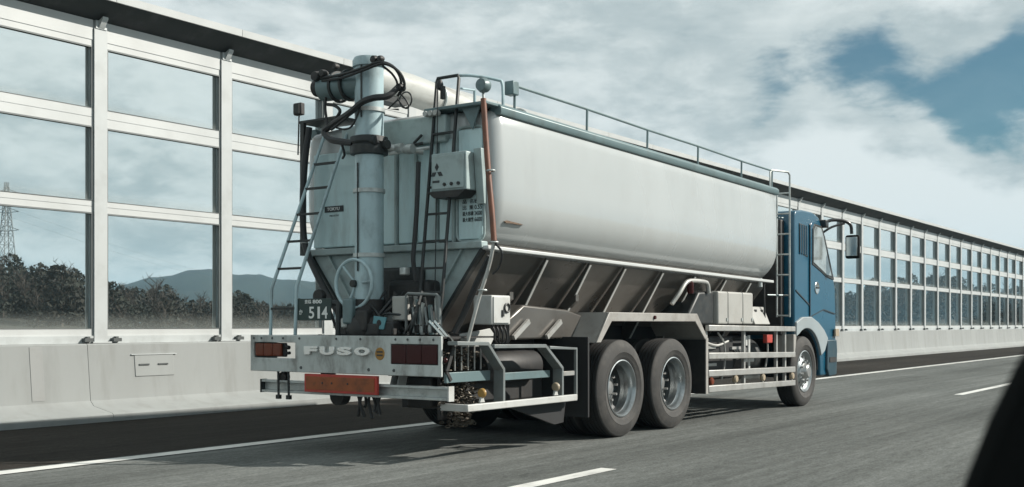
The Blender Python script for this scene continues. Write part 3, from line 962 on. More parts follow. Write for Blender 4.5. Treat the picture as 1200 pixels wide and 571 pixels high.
# --- wheels
def wheel(x, y_out, side, dual, rad=0.522):
    """side -1: right hand wheel, outer face at y_out looking to -y"""
    s = side
    W = 0.275
    def P(prof, n=64):
        mb = MB(); mb.lathe([(r, s * -o) for r, o in prof], (x, y_out, rad), 'y', n); return mb
    hubr = 0.285
    if dual:
        rim = [(hubr + 0.018, 0.012), (hubr + 0.024, 0.0), (hubr + 0.012, -0.004), (hubr, 0.012), (hubr - 0.012, 0.04), (hubr - 0.016, 0.07), (hubr - 0.024, 0.078), (hubr - 0.026, 0.12), (hubr - 0.018, 0.128), (hubr - 0.024, 0.165), (hubr - 0.03, 0.19)]; disc = [(hubr - 0.022, 0.168), (hubr - 0.05, 0.195), (0.20, 0.20), (0.17, 0.194), (0.155, 0.196)]
    else:
        rim = [(hubr + 0.018, 0.012), (hubr + 0.024, 0.0), (hubr + 0.012, -0.004), (hubr, 0.012), (hubr - 0.012, 0.035), (hubr - 0.04, 0.05), (hubr - 0.075, 0.04), (0.17, 0.012), (0.14, 0.0), (0.12, 0.0)]
    w = part(P(rim), 'wheel', 'rim', T)
    if dual: part(P(disc), 'wheel_disc', 'blackmetal', w)
    tyre = [(hubr + 0.004, 0.03), (hubr + 0.02, 0.012), (hubr + 0.032, 0.004), (hubr + 0.05, -0.008), (hubr + 0.052, -0.009), (hubr + 0.10, -0.018), (hubr + 0.102, -0.020), (hubr + 0.108, -0.020), (hubr + 0.110, -0.018),
            (hubr + 0.16, -0.012), (hubr + 0.20, 0.004), (rad - 0.022, 0.012), (rad - 0.012, 0.016), (rad - 0.004, 0.028)]
    tread = [(rad - 0.004, 0.028)]
    for k in range(5):
        o0 = 0.03 + k * (W - 0.05) / 5; o1 = o0 + (W - 0.05) / 5
        tread += [(rad, o0 + 0.004), (rad, o1 - 0.006), (rad - 0.013, o1 - 0.005), (rad - 0.013, o1 + 0.003)]
    tread = tread[:-2] + [(rad - 0.01, W - 0.018), (rad - 0.06, W - 0.004), (hubr + 0.1, W), (hubr, W - 0.02)]
    ty = part(P(tyre, 72), 'tyre', 'rubber', w)
    part(P(tread, 72), 'tread', 'tread', w)
    # hub and nuts
    if dual:
        hb = [(0.16, 0.196), (0.088, 0.193), (0.080, 0.165), (0.068, 0.150), (0.05, 0.146), (0.0, 0.145)]
    else:
        hb = [(0.125, 0.0), (0.105, -0.02), (0.098, -0.055), (0.08, -0.07), (0.0, -0.072)]
    part(P(hb, 32), 'hub', 'hub', w)
    for k in range(8 if dual else 10):
        nm = MB()
        a = 2 * math.pi * (k + .3) / (8 if dual else 10); rr = 0.135 if dual else 0.155
        o = 0.165 if dual else -0.004
        c0 = Vector((x + rr * math.cos(a), y_out + s * -(o + 0.03), rad + rr * math.sin(a)))
        c1 = c0 + Vector((0, s * 0.06, 0))
        nm.tube([c0, c1], 0.015, 6)
        if abs(y_out - 5.88) < 0.02: part(nm, 'wheel_nut', 'hub', w)
    if not dual:
        for k in range(10):
            hm = MB()
            a = 2 * math.pi * (k + .5) / 10
            c0 = Vector((x + 0.215 * math.cos(a), y_out - s * 0.034, rad + 0.215 * math.sin(a))); hm.tube([c0, c0 + Vector((0, s * 0.006, 0))], 0.026, 10)
            part(hm, 'vent_hole', 'chassis', w)
    return w


for xa in (10.40, 11.60):
    wheel(xa, 5.875, -1, True); wheel(xa, 6.205, -1, True)
    wheel(xa, 8.325, 1, True); wheel(xa, 7.995, 1, True)
    m = MB(); m.tube([(xa, 6.3, 0.52), (xa, 7.9, 0.52)], 0.09, 12); ax = part(m, 'axle', 'chassis', T)
    m = MB(); m.lathe([(0, -0.3), (0.16, -0.26), (0.23, 0), (0.16, 0.26), (0, 0.3)], (xa, YC, 0.54), 'y', 20); part(m, 'differential', 'chassis', ax)
wheel(15.86, 5.885, -1, False, 0.515); wheel(15.86, 8.315, 1, False, 0.515)
m = MB(); m.tube([(15.86, 6.2, 0.48), (15.86, 8.0, 0.48)], 0.07, 10); part(m, 'axle', 'chassis', T)

# --- tandem fenders
def arch_poly(t):
    o = [(9.80, 1.02), (10.06, 1.335), (12.15, 1.335), (12.46, 1.02)]
    i = [(12.46 - t * 0.9, 1.02), (12.15 - t * 0.55, 1.335 - t), (10.06 + t * 0.55, 1.335 - t), (9.80 + t * 0.9, 1.02)]
    return o + i


for s in (0, 1):
    y0, y1 = (5.835, 5.86) if s == 0 else (8.34, 8.365)
    m = MB(); m.prism(arch_poly(0.095), y0, y1, 'y'); fe = part(m, 'wheel_fender', 'fender', T, 0.006)
    ya, yb = (5.861, 6.52) if s == 0 else (7.68, 8.339)
    m = MB(); m.prism(arch_poly(0.03), ya, yb, 'y'); part(m, 'fender_shell', 'fender', fe)
    yi = 6.53 if s == 0 else 7.64
    m = MB(); m.box(9.72, 12.44, yi, yi + 0.02, 0.45, 1.30); part(m, 'wheel_house', 'linerubber', fe)
    m = MB(); m.box(12.40, 12.425, ya - 0.015, yb, 0.36, 1.02); part(m, 'mudguard_plate', 'chassis', fe)
    m = MB(); m.box(12.385, 12.445, ya - 0.03, ya - 0.016, 0.36, 1.04); part(m, 'mudguard_edge', 'fender', fe)
    m = MB(); m.box(9.66, 9.69, ya - 0.005, yb, 0.26, 1.08); part(m, 'mudflap', 'linerubber', fe, 0.004)
m = MB(); m.lathe([(0, -0.02), (0.02, -0.02), (0.022, 0)], (11.05, 5.834, 1.285), 'y', 12); part(m, 'fender_lamp', 'redlens', T)

# --- side guards (both sides)
for s in (0, 1):
    def yy(y): return y if s == 0 else 2 * YC - y
    nm = 'side_guard'
    m = MB(); a, b2 = sorted((yy(5.845), yy(5.90)))
    def srail(z0l, z1l, z0r, z1r, xa=12.50, xb=15.39):
        q = MB(); q.add([(xa, a, z0l), (xb, a, z0r), (xb, b2, z0r), (xa, b2, z0l), (xa, a, z1l), (xb, a, z1r), (xb, b2, z1r), (xa, b2, z1l)],
                        [(3, 2, 1, 0), (4, 5, 6, 7), (0, 1, 5, 4), (1, 2, 6, 5), (2, 3, 7, 6), (3, 0, 4, 7)]); return q
    sg = part(srail(1.125, 1.20, 1.105, 1.175), 'side_guard', 'alu', T, 0.008)
    for zz in ((0.78, 0.86, 0.735, 0.81), (0.565, 0.645, 0.52, 0.60), (0.37, 0.455, 0.33, 0.405)):
        part(srail(*zz), 'guard_rail', 'alu', sg, 0.008)
    for x in (12.56, 13.72, 14.84, 15.16):
        m = MB(); p0, p1 = sorted((yy(5.905), yy(5.945))); m.box(x - 0.025, x + 0.025, p0, p1, 0.38, 1.13); part(m, 'guard_post', 'alu', sg, 0.004)
    for x, z in ((12.60, 0.505), (13.33, 0.505), (14.23, 0.49), (15.30, 0.47)):
        m = MB(); yq = yy(5.86); m.lathe([(0, -0.02), (0.04, -0.018), (0.052, 0.0), (0.045, 0.03), (0, 0.04)], (x, yq, z), 'y', 18); rf = part(m, 'side_reflector', 'pale' if x > 13 else 'amber', sg)
        m = MB(); m.box(x - 0.015, x + 0.015, min(yq, yy(5.9)) , max(yq, yy(5.9)) + 0.001, z - 0.07, z - 0.03); part(m, 'reflector_bracket', 'alu', rf)

# things behind the right guard
m = MB(); m.box(12.75, 13.62, 6.02, 6.60, 0.50, 1.05); part(m, 'battery_box', 'chassis', T, 0.03)
m = MB(); m.lathe([(0, 0), (0.22, 0.01), (0.26, 0.05), (0.26, 0.93), (0.22, 0.97), (0, 0.98)], (13.78, 6.34, 0.76), 'x', 24); part(m, 'fuel_tank', 'blackmetal', T)
m = MB(); m.box(13.86, 13.92, 5.98, 6.0, 0.60, 1.06); m.box(14.02, 14.08, 5.98, 6.0, 0.60, 1.06); m.box(13.84, 14.22, 5.985, 6.005, 0.70, 0.80); m.box(13.94, 14.0, 5.985, 6.0, 0.92, 1.05); part(m, 'pump_bracket', 'white', T, 0.006)
m = MB(); m.tube([(13.72, 6.0, 0.52), (14.45, 6.0, 0.50)], 0.05, 12); part(m, 'air_cylinder', 'alu', T)
m = MB(); m.box(14.48, 14.68, 5.905, 5.97, 0.95, 1.07); part(m, 'red_junction_box', 'red', T, 0.01)
m = MB(); m.tube(spline([(14.58, 5.94, 0.95), (14.6, 5.95, 0.8), (14.55, 5.96, 0.62)]), 0.012, 6); part(m, 'cable', 'greypipe', T)
m = MB(); m.tube(spline([(13.05, 5.98, 1.1), (13.22, 5.97, 0.95), (13.25, 5.98, 0.7), (13.2, 6.0, 0.5)]), 0.014, 6); part(m, 'cable', 'greypipe', T)
m = MB(); m.tube(spline([(12.7, 5.99, 0.98), (13.0, 5.97, 0.94), (13.4, 6.0, 0.99)]), 0.016, 6); part(m, 'cable', 'greypipe', T)
for xx, z in ((12.72, 0.9), (12.74, 0.68), (13.5, 0.88)):
    m = MB(); m.box(xx, xx + 0.28, 5.985, 6.02, z, z + 0.035); part(m, 'clamp_strip', 'alu', T)
# lockers on the guard
m = MB(); m.prism([(12.24, 1.20), (12.95, 1.20), (12.95, 1.63), (12.52, 1.61), (12.24, 1.34)], 5.99, 6.55, 'y'); part(m, 'locker_hood', 'blackmetal', T, 0.03, seg=3)
for x0, x1 in ((12.97, 13.27), (13.275, 13.74), (13.745, 14.08)):
    m = MB(); m.box(x0, x1, 5.94, 6.5, 1.205, 1.63); lk = part(m, 'locker', 'boxgrey', T, 0.025, seg=3)
    m = MB(); m.box(x1 - 0.06, x1 - 0.03, 5.928, 5.94, 1.25, 1.29); part(m, 'latch', 'steel', lk)
m = MB(); m.prism([(5.93, 1.205), (6.1, 1.205), (6.16, 1.45), (6.03, 1.45)], 14.13, 14.66, 'x'); lk = part(m, 'small_locker', 'boxgrey', T, 0.012)
for xx in (14.28, 14.5):
    m = MB(); m.box(xx, xx + 0.06, 5.995, 6.03, 1.38, 1.41); part(m, 'hinge', 'blackmetal', lk)
m = MB(); m.lathe([(0, 0), (0.06, 0), (0.06, 0.08), (0.09, 0.08), (0.09, 0.11), (0, 0.12)], (13.3, 6.2, 1.64), 'z', 16); part(m, 'filler_cap', 'blackmetal', T)
# valve pipe
m = MB(); m.tube(spline([(11.9, 6.05, 1.45), (12.0, 6.0, 1.58), (12.12, 5.98, 1.70), (12.25, 5.97, 1.735), (12.62, 5.97, 1.735), (12.72, 5.97, 1.70), (12.75, 5.97, 1.60)], 5), 0.028, 10); vp = part(m, 'valve_pipe', 'greypipe', T)
m = MB(); m.lathe([(0, 0), (0.035, 0), (0.04, 0.02), (0.04, 0.13), (0.02, 0.15), (0, 0.15)], (12.22, 5.96, 1.58), 'z', 14); part(m, 'red_valve', 'redlens', vp)
m = MB(); m.tube([(14.55, 5.98, 1.78), (14.58, 5.98, 1.2)], 0.014, 8); part(m, 'drain_pipe', 'blackmetal', T)
m = MB(); m.tube([(14.42, 5.99, 1.84), (14.42, 5.985, 1.72)], 0.035, 10); part(m, 'valve_stub', 'steel', T)

# --- cab
arch = [(15.86 + 0.63 * math.cos(R(a)), 0.515 + 0.63 * math.sin(R(a))) for a in range(-8, 133, 10)]
cabp = [(15.42, 1.02), (15.42, 2.78), (15.47, 2.85), (15.75, 2.885), (16.15, 2.885), (16.42, 2.83), (16.62, 2.62), (17.08, 1.93), (17.16, 1.78), (17.20, 1.20), (17.18, 0.44), (16.66, 0.42)]
m = MB(); m.prism(cabp + arch, 5.875, 8.325, 'y'); cab = part(m, 'cab', 'cab', T, 0.045, seg=4)
# door with window
door = [(16.02, 1.30), (16.02, 2.68), (16.12, 2.755), (16.45, 2.74), (16.60, 2.56), (17.02, 1.92), (17.10, 1.74), (17.12, 1.36), (16.60, 1.42), (16.30, 1.36)]
wind = [(16.13, 2.135), (16.14, 2.61), (16.22, 2.68), (16.46, 2.665), (16.55, 2.55), (16.92, 1.955), (16.71, 1.965), (16.48, 2.035)]
for s in (0, 1):
    def yz(y): return y if s == 0 else 2 * YC - y
    a, b2 = sorted((yz(5.862), yz(5.885)))
    m = MB(); m.prism(door, a, b2, 'y'); dr = part(m, 'door', 'cab', cab, 0.008)
    a, b2 = sorted((yz(5.853), yz(5.864)))
    m = MB(); m.prism([(16.10, 2.10), (16.11, 2.63), (16.2, 2.715), (16.50, 2.70), (16.64, 2.55), (17.055, 1.90), (16.985, 1.90), (16.70, 1.935), (16.47, 2.005)], a, b2, 'y'); part(m, 'window_frame', 'blackmetal', dr, 0.004)
    a, b2 = sorted((yz(5.846), yz(5.855)))
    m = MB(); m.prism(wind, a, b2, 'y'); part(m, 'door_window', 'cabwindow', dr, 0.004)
    m = MB(); m.lathe([(0, -0.006), (0.06, -0.006), (0.085, -0.012), (0.095, -0.006), (0.095, 0.01)], (16.30, yz(5.862), 1.755), 'y', 24); hd = part(m, 'door_handle_recess', 'chrome', dr)
    a, b2 = sorted((yz(5.845), yz(5.858)))
    m = MB(); m.box(16.24, 16.38, a, b2, 1.745, 1.775); part(m, 'door_handle', 'blackmetal', hd, 0.004)
    for pa, pb_ in (((16.02, 1.34), (16.02, 2.70)), ((16.02, 1.32), (16.30, 1.375)), ((16.30, 1.375), (16.60, 1.435)), ((16.60, 1.435), (17.10, 1.375))):
        m = MB(); m.bar((pa[0], yz(5.863), pa[1]), (pb_[0], yz(5.863), pb_[1]), 0.014, 0.014); part(m, 'door_seam', 'carpaint', dr)
    # vent behind the door
    a, b2 = sorted((yz(5.866), yz(5.88)))
    m = MB(); m.prism([(15.60, 2.26), (15.60, 2.68), (15.94, 2.66), (15.94, 2.20)], a, b2, 'y'); vn = part(m, 'side_vent', 'carpaint', cab, 0.003)
    for k in range(4):
        a, b2 = sorted((yz(5.858), yz(5.87)))
        m = MB(); m.box(15.615 + k * 0.085, 15.64 + k * 0.085, a, b2, 2.23, 2.66); part(m, 'vent_slat', 'cab', vn)
    # fender flare and lower trim
    a, b2 = sorted((yz(5.845), yz(5.90)))
    fo = [(15.86 + 0.645 * math.cos(R(q)), 0.515 + 0.635 * math.sin(R(q))) for q in range(0, 131, 10)]
    m = MB(); m.prism([(15.44, 1.24), (15.70, 1.315), (16.05, 1.32), (16.34, 1.24), (16.60, 1.12), (16.76, 1.0), (16.76, 0.98), (16.70, 0.90), (16.62, 0.80)][::-1] + [(15.43, 1.03)] + fo[::-1][1:-2], a, b2, 'y'); part(m, 'fender_flare', 'cabgrey', cab, 0.012, seg=3)
    a, b2 = sorted((yz(5.84), yz(6.05)))
    m = MB(); m.prism([(16.74, 0.97), (17.14, 0.97), (17.17, 0.80), (17.14, 0.42), (16.80, 0.40), (16.70, 0.52)], a, b2, 'y'); bp = part(m, 'bumper_corner', 'bumper', cab, 0.02, seg=3)
    a, b2 = sorted((yz(5.832), yz(5.845)))
    m = MB(); m.box(16.80, 17.10, a, b2, 0.62, 0.70); part(m, 'step_slot', 'chassis', bp)
    m = MB(); m.box(17.06, 17.22, *sorted((yz(5.83), yz(5.86))), 1.02, 1.14); part(m, 'turn_lamp', 'pale', cab, 0.006)
    a, b2 = sorted((yz(5.855), yz(6.15)))
    m = MB(); m.prism([(15.34, 0.80), (15.40, 0.80), (15.46, 1.06), (15.34, 1.06)], a, b2, 'y'); part(m, 'mudguard', 'fender', cab, 0.006)
    a, b2 = sorted((yz(5.91), yz(6.6)))
    li = [(15.86 + r_ * math.cos(R(q)), 0.515 + r_ * math.sin(R(q))) for r_, rg_ in ((0.625, range(0, 131, 10)), (0.605, range(130, -1, -10))) for q in rg_]
    m = MB(); m.prism(li, a, b2, 'y'); part(m, 'arch_liner', 'linerubber', cab)
    # mirror on its arm
    a_ = [(16.60, yz(5.90), 2.72), (16.72, yz(5.80), 2.80), (16.88, yz(5.66), 2.80), (16.98, yz(5.575), 2.74), (17.0, yz(5.56), 2.60)]
    m = MB(); m.tube(spline(a_), 0.026, 10); arm = part(m, 'mirror_arm', 'carpaint', T)
    m = MB(); m.tube(spline([(16.62, yz(5.90), 2.60), (16.74, yz(5.78), 2.70), (16.90, yz(5.64), 2.76)]), 0.018, 8); part(m, 'arm_brace', 'carpaint', arm)
    m = MB(); m.box(16.53, 16.66, *sorted((yz(5.80), yz(5.92))), 2.68, 2.80); part(m, 'arm_mount', 'carpaint', arm, 0.015)
    m = MB(); m.box(16.97, 17.06, *sorted((yz(5.44), yz(5.66))), 2.22, 2.585); mi = part(m, 'wing_mirror', 'mirrorblack', arm, 0.035, seg=3)
    m = MB(); m.box(16.962, 16.972, *sorted((yz(5.465), yz(5.635))), 2.26, 2.55); part(m, 'mirror_glass', 'chrome', mi, 0.004)
# feature line on the side, windscreen, roof visor
for s in (0, 1):
    y = 5.872 if s == 0 else 8.328
    m = MB(); m.bar((15.46, y, 1.70), (16.0, y, 1.50), 0.016, 0.02); m.bar((16.0, y, 1.50), (16.02, y, 1.47), 0.016, 0.02); part(m, 'feature_line', 'carpaint', cab)
m = MB()
p0, p1 = Vector((16.62, 0, 2.62)), Vector((17.08, 0, 1.93)); n = Vector((0.83, 0, 0.55)) * 0.012
m.add([(p + n + Vector((0, y, 0))) for p in (p0, p1) for y in (6.05, 8.15)] + [(p - n + Vector((0, y, 0))) for p in (p0, p1) for y in (6.05, 8.15)], [(0, 1, 3, 2), (4, 6, 7, 5), (0, 4, 5, 1), (2, 3, 7, 6), (0, 2, 6, 4), (1, 5, 7, 3)])
part(m, 'windscreen', 'carpaint', cab)
m = MB(); m.prism([(16.38, 2.86), (16.72, 2.70), (16.74, 2.66), (16.40, 2.80)], 6.0, 8.2, 'y'); part(m, 'sun_visor', 'carpaint', cab, 0.01)
m = MB(); m.tube([(15.34, 6.3, 1.2), (15.34, 6.3, 2.6), (15.30, 6.3, 2.75)], 0.07, 14); part(m, 'intake_duct', 'chassis', cab)
m = MB(); m.box(15.27, 15.415, 6.02, 8.2, 1.05, 2.72); part(m, 'cab_back_panel', 'chassis', cab, 0.02)

# ------------------------------------------------------------------ rear of the truck
PXR = 7.42
def holed(X0, X1, y0, y1, z0, z1, holes):
    ys = sorted({y0, y1, *[h[0] for h in holes], *[h[1] for h in holes]}); zs = sorted({z0, z1, *[h[2] for h in holes], *[h[3] for h in holes]})
    mb = MB(); idx = {}
    def vid(X, i, j):
        k = (X, i, j)
        if k not in idx:
            idx[k] = len(mb.v); mb.v.append((X, ys[i], zs[j]))
        return idx[k]
    solid = lambda i, j: 0 <= i < len(ys) - 1 and 0 <= j < len(zs) - 1 and not any(h[0] <= ys[i] < h[1] and h[2] <= zs[j] < h[3] for h in holes)
    for i in range(len(ys) - 1):
        for j in range(len(zs) - 1):
            if not solid(i, j): continue
            for X in (X0, X1): mb.f.append((vid(X, i, j), vid(X, i + 1, j), vid(X, i + 1, j + 1), vid(X, i, j + 1)))
            for di, dj, e in ((-1, 0, ((i, j), (i, j + 1))), (1, 0, ((i + 1, j), (i + 1, j + 1))), (0, -1, ((i, j), (i + 1, j))), (0, 1, ((i, j + 1), (i + 1, j + 1)))):
                if not solid(i + di, j + dj):
                    (a1_, b1_), (a2_, b2_) = e; mb.f.append((vid(X0, a1_, b1_), vid(X0, a2_, b2_), vid(X1, a2_, b2_), vid(X1, a1_, b1_)))
    return mb


M['tailpanel'] = paint('tail_panel_paint', (0.46, 0.49, 0.475), 0.45, 0.0, 0.12, 4, (0.13, 0.12, 0.105), 0.75, 6, stretch=(1, 1, 0.5))
panel = part(holed(PXR, PXR + 0.025, 5.965, 8.36, 0.755, 1.105, [(7.74, 8.31, 0.885, 1.035), (6.00, 6.54, 0.855, 1.035)]), 'tail_panel', 'tailpanel', T, 0.006)
for y in (6.05, 6.2, 6.34, 6.48, 6.9, 7.2, 7.68, 7.9, 8.05, 8.2, 8.31):
    m = MB(); m.lathe([(0, -0.008), (0.010, -0.007), (0.012, 0.0)], (PXR, y, 1.075), 'x', 8); part(m, 'bolt', 'anchor', panel)
for y in (6.5, 7.66, 6.8):
    m = MB(); m.lathe([(0, -0.008), (0.013, -0.007), (0.016, 0.0)], (PXR, y, 0.80), 'x', 8); part(m, 'bolt', 'anchor', panel)
m = MB(); m.box(PXR + 0.026, 7.75, 8.335, 8.35, 0.77, 1.10); part(m, 'panel_return', 'rearpaint', panel)
# lamps
m = MB(); m.box(PXR + 0.03, PXR + 0.06, 7.90, 8.30, 0.895, 1.03); lb = part(m, 'tail_lamp', 'chassis', panel, 0.01)
for k in range(3):
    m = MB(); m.box(PXR + 0.0, PXR + 0.03, 8.176 - k * 0.122, 8.295 - k * 0.122, 0.90, 1.025); part(m, 'lens', 'amber', lb, 0.012, seg=3)
m = MB(); m.tube([(PXR + 0.04, 7.9, 0.99), (PXR + 0.04, 7.86, 0.985)], 0.02, 8); m.tube([(PXR + 0.04, 7.90, 0.93), (PXR + 0.04, 7.85, 0.935)], 0.015, 8); part(m, 'lamp_socket', 'chassis', lb)
m = MB(); m.box(PXR + 0.01, PXR + 0.05, 5.995, 6.545, 0.85, 1.04); lb = part(m, 'tail_lamp', 'chassis', panel)
for k in range(3):
    m = MB(); m.box(PXR + 0.002, PXR + 0.02, 6.364 - k * 0.176, 6.536 - k * 0.176, 0.862, 1.028); part(m, 'lens', 'redlens', lb, 0.012, seg=3)
# maker's name
y = 7.60
for ch, w in zip('FUSO', (0.175, 0.185, 0.185, 0.19)):
    rear_text(ch, 0.12, PXR - 0.012, y, 0.925, 'letter', panel, 'letter', fit=(w, 0.078), extrude=0.010, bevel=0.003, offset=0.006)
    y -= w + 0.032
m = MB(); m.lathe([(0, -0.003), (0.055, -0.003), (0.057, 0.0)], (PXR, 6.665, 0.945), 'x', 24); sk = part(m, 'round_sticker', 'sticker', panel)
for z in (0.955, 0.925):
    m = MB(); m.box(PXR - 0.005, PXR - 0.003, 6.63, 6.70, z, z + 0.014); part(m, 'sticker_print', 'ink', sk)
m = MB(); m.lathe([(0, -0.015), (0.02, -0.012), (0.022, 0.0)], (PXR + 0.05, 5.955, 0.90), 'x', 12); part(m, 'side_marker', 'redlens', panel)
# under-run bar
m = MB(); m.prism([(7.455, 0.55), (7.52, 0.55), (7.52, 0.67), (7.455, 0.67), (7.455, 0.648), (7.50, 0.645), (7.50, 0.575), (7.455, 0.572)], 5.92, 8.24, 'y')
ub = part(m, 'underrun_bar', 'steel', T, 0.003)

m = MB(); m.box(7.45, 7.525, 5.905, 5.919, 0.545, 0.675); part(m, 'end_cap', 'white', ub); m = MB(); m.box(7.45, 7.525, 8.241, 8.255, 0.545, 0.675); part(m, 'end_cap', 'blackmetal', ub)
for y in (6.6, 6.68, 7.5, 7.58):
    m = MB(); m.bar((7.6, y, 0.56), (7.75, y, 1.0), 0.02, 0.1); part(m, 'hanger', 'white' if y < 7 else 'chassis', ub)
m = MB(); m.box(7.405, 7.44, 6.69, 7.60, 0.575, 0.745); mk = part(m, 'marker_board', 'red', T, 0.004)
m = MB(); m.box(7.400, 7.406, 6.715, 7.575, 0.60, 0.722); part(m, 'board_face', 'orangeboard', mk)
for y in (7.04, 7.24, 7.36):
    m = MB(); m.lathe([(0, -0.006), (0.009, -0.005), (0.01, 0.0)], (7.40, y, 0.665), 'x', 8); part(m, 'board_bolt', 'ink', mk)
for y in (7.86, 8.0):
    m = MB(); m.tube([(7.45, y, 0.77), (7.455, y, 0.52)], 0.012, 6); part(m, 'hook_rod', 'blackmetal', ub)
    m = MB(); m.box(7.44, 7.47, y - 0.025, y + 0.025, 0.49, 0.53); part(m, 'hook', 'blackmetal', ub)
m = MB(); m.lathe([(0, -0.03), (0.05, -0.03), (0.055, 0), (0.05, 0.03), (0, 0.03)], (7.5, 7.97, 0.70), 'x', 14); part(m, 'reflex_lamp', 'chassis', ub)
m = MB(); m.lathe([(0, -0.05), (0.09, -0.05), (0.09, 0.05), (0, 0.05)], (7.7, 7.42, 0.53), 'x', 16); part(m, 'tow_eye', 'chassis', T)
rg = random.Random(11)
for k in range(7):
    y = 6.78 + k * 0.045
    m = MB(); z1 = rg.uniform(0.34, 0.45)
    m.tube(spline([(7.55, y, 0.56), (7.55 + rg.uniform(-.02, .02), y + rg.uniform(-.03, .03), 0.48), (7.55, y + rg.uniform(-.04, .04), z1)]), 0.014, 6)
    part(m, 'hanging_cable', 'hose', T)
# deck
m = MB(); m.box(7.46, 8.30, 6.0, 8.30, 1.085, 1.10); m.box(7.46, 7.50, 6.0, 8.3, 1.04, 1.085); part(m, 'rear_deck', 'chassis', T)

# number plate
m = MB(); m.box(7.50, 7.508, 7.345, 7.79, 1.245, 1.452); pl = part(m, 'number_plate', 'plategreen', T, 0.003)
rear_text('豊橋', 0.05, 7.4985, 7.69, 1.405, 'whiteink', pl, fit=(0.085, 0.036), offset=0.0004)
rear_text('800', 0.05, 7.4985, 7.585, 1.405, 'whiteink', pl, fit=(0.12, 0.036), offset=0.001)
rear_text('か', 0.05, 7.4985, 7.765, 1.30, 'whiteink', pl, fit=(0.045, 0.05), offset=0.0005)
for ch, yl, w in (('5', 7.635, 0.07), ('1', 7.52, 0.03), ('4', 7.465, 0.075)):
    rear_text(ch, 0.14, 7.4985, yl, 1.263, 'whiteink', pl, fit=(w, 0.112), offset=0.002)
m = MB(); m.lathe([(0, -0.03), (0.06, -0.03), (0.07, 0), (0.06, 0.03), (0, 0.03)], (7.55, 7.545, 1.475), 'x', 16); part(m, 'plate_lamp', 'chassis', T)
m = MB(); m.tube(spline([(7.55, 7.30, 1.10), (7.55, 7.29, 1.34), (7.55, 7.31, 1.40), (7.53, 7.36, 1.41)]), 0.03, 8); part(m, 'plate_bracket', 'blackmetal', T)

# left ladder
L1 = [(7.49, 8.15, 1.10), (7.50, 8.145, 1.56), (8.04, 7.93, 3.18)]; L2 = [(7.49, 7.81, 1.10), (7.50, 7.80, 1.57), (7.98, 7.655, 2.98)]
m = MB(); m.tube(L1, 0.017, 8); ll = part(m, 'left_ladder', 'colpaint', T)
m = MB(); m.tube(L2, 0.017, 8); part(m, 'ladder_rail', 'colpaint', ll)
def on(Lx, z):
    for p, q in zip(Lx, Lx[1:]):
        if p[2] <= z <= q[2]: return Vector(p).lerp(Vector(q), (z - p[2]) / (q[2] - p[2]))
    return Vector(Lx[-1])
for z in (1.36, 1.75, 2.02, 2.29, 2.55, 2.80):
    m = MB(); m.bar(on(L1, z), on(L2, z), 0.03, 0.022); part(m, 'rung', 'blackmetal', ll)
m = MB(); m.tube(spline([(7.98, 7.655, 2.98), (8.02, 7.64, 3.08), (8.06, 7.66, 3.12)]), 0.015, 6); part(m, 'ladder_hook', 'colpaint', ll)
m = MB(); m.box(7.93, 8.3, 7.66, 8.22, 3.235, 3.262); part(m, 'top_shelf', 'blackmetal', T, 0.004)
m = MB(); m.box(7.92, 7.96, 8.14, 8.19, 1.9, 3.235); part(m, 'corner_strut', 'blackmetal', T)
# work lamp on the left
m = MB(); m.box(7.94, 8.0, 8.20, 8.31, 3.33, 3.455); wl = part(m, 'work_lamp', 'chassis', T, 0.012)
m = MB(); m.box(7.928, 7.941, 8.215, 8.295, 3.345, 3.44); part(m, 'lamp_glass', 'blackmetal', wl)
m = MB(); m.tube([(7.97, 8.255, 3.33), (7.97, 8.27, 2.93)], 0.008, 6); part(m, 'lamp_pole', 'blackmetal', wl)
# left black hose
m = MB(); m.tube(spline([(7.96, 8.1, 3.19), (7.93, 8.13, 2.84), (7.9, 8.13, 2.41), (7.86, 8.06, 2.02), (7.82, 7.89, 1.76), (7.76, 7.65, 1.5), (7.7, 7.44, 1.31), (7.66, 7.32, 1.15)]), 0.034, 10); part(m, 'suction_hose', 'hose', T)
m = MB(); m.tube(spline([(7.78, 7.8, 1.66), (7.72, 7.59, 1.37), (7.68, 7.45, 1.16)]), 0.014, 8); part(m, 'thin_hose', 'hose', T)
for q in ((7.86, 8.06, 2.02), (7.73, 7.55, 1.41)):
    m = MB(); m.torus(q, 0.037, 0.006, 'z', 14, 5); part(m, 'hose_clip', 'steel', T)

# auger column
m = MB(); m.lathe([(0, 1.10), (0.16, 1.10), (0.16, 1.16), (0.135, 1.17), (0.135, 3.60), (0.155, 3.605), (0.155, 3.66), (0.14, 3.69), (0, 3.70)], (7.70, 7.05, 0), 'z', 36); colm = part(m, 'auger_column', 'colpaint', T)
for z in (3.20, 2.45, 1.85):
    m = MB(); m.lathe([(0.136, -0.02), (0.15, -0.018), (0.15, 0.018), (0.136, 0.02)], (7.70, 7.05, z), 'z', 32); part(m, 'column_band', 'steel', colm)
m = MB(); m.lathe([(0.136, -0.10), (0.175, -0.09), (0.18, -0.02), (0.165, 0.0), (0.18, 0.02), (0.175, 0.07), (0.136, 0.08)], (7.70, 7.05, 2.88), 'z', 32); part(m, 'slewing_ring', 'blackmetal', colm)
m = MB(); m.lathe([(0.0, 0), (0.2, 0.0), (0.22, 0.06), (0.20, 0.16), (0.16, 0.2), (0.15, 0.34)], (7.70, 7.05, 1.10), 'z', 28); part(m, 'gear_housing', 'chassis', colm)
m = MB(); m.tube([(7.78, 6.93, 2.86), (8.02, 6.66, 2.83)], 0.035, 10); m.tube([(7.80, 6.9, 2.80), (8.04, 6.60, 2.86)], 0.02, 8); part(m, 'column_brace', 'steel', colm)
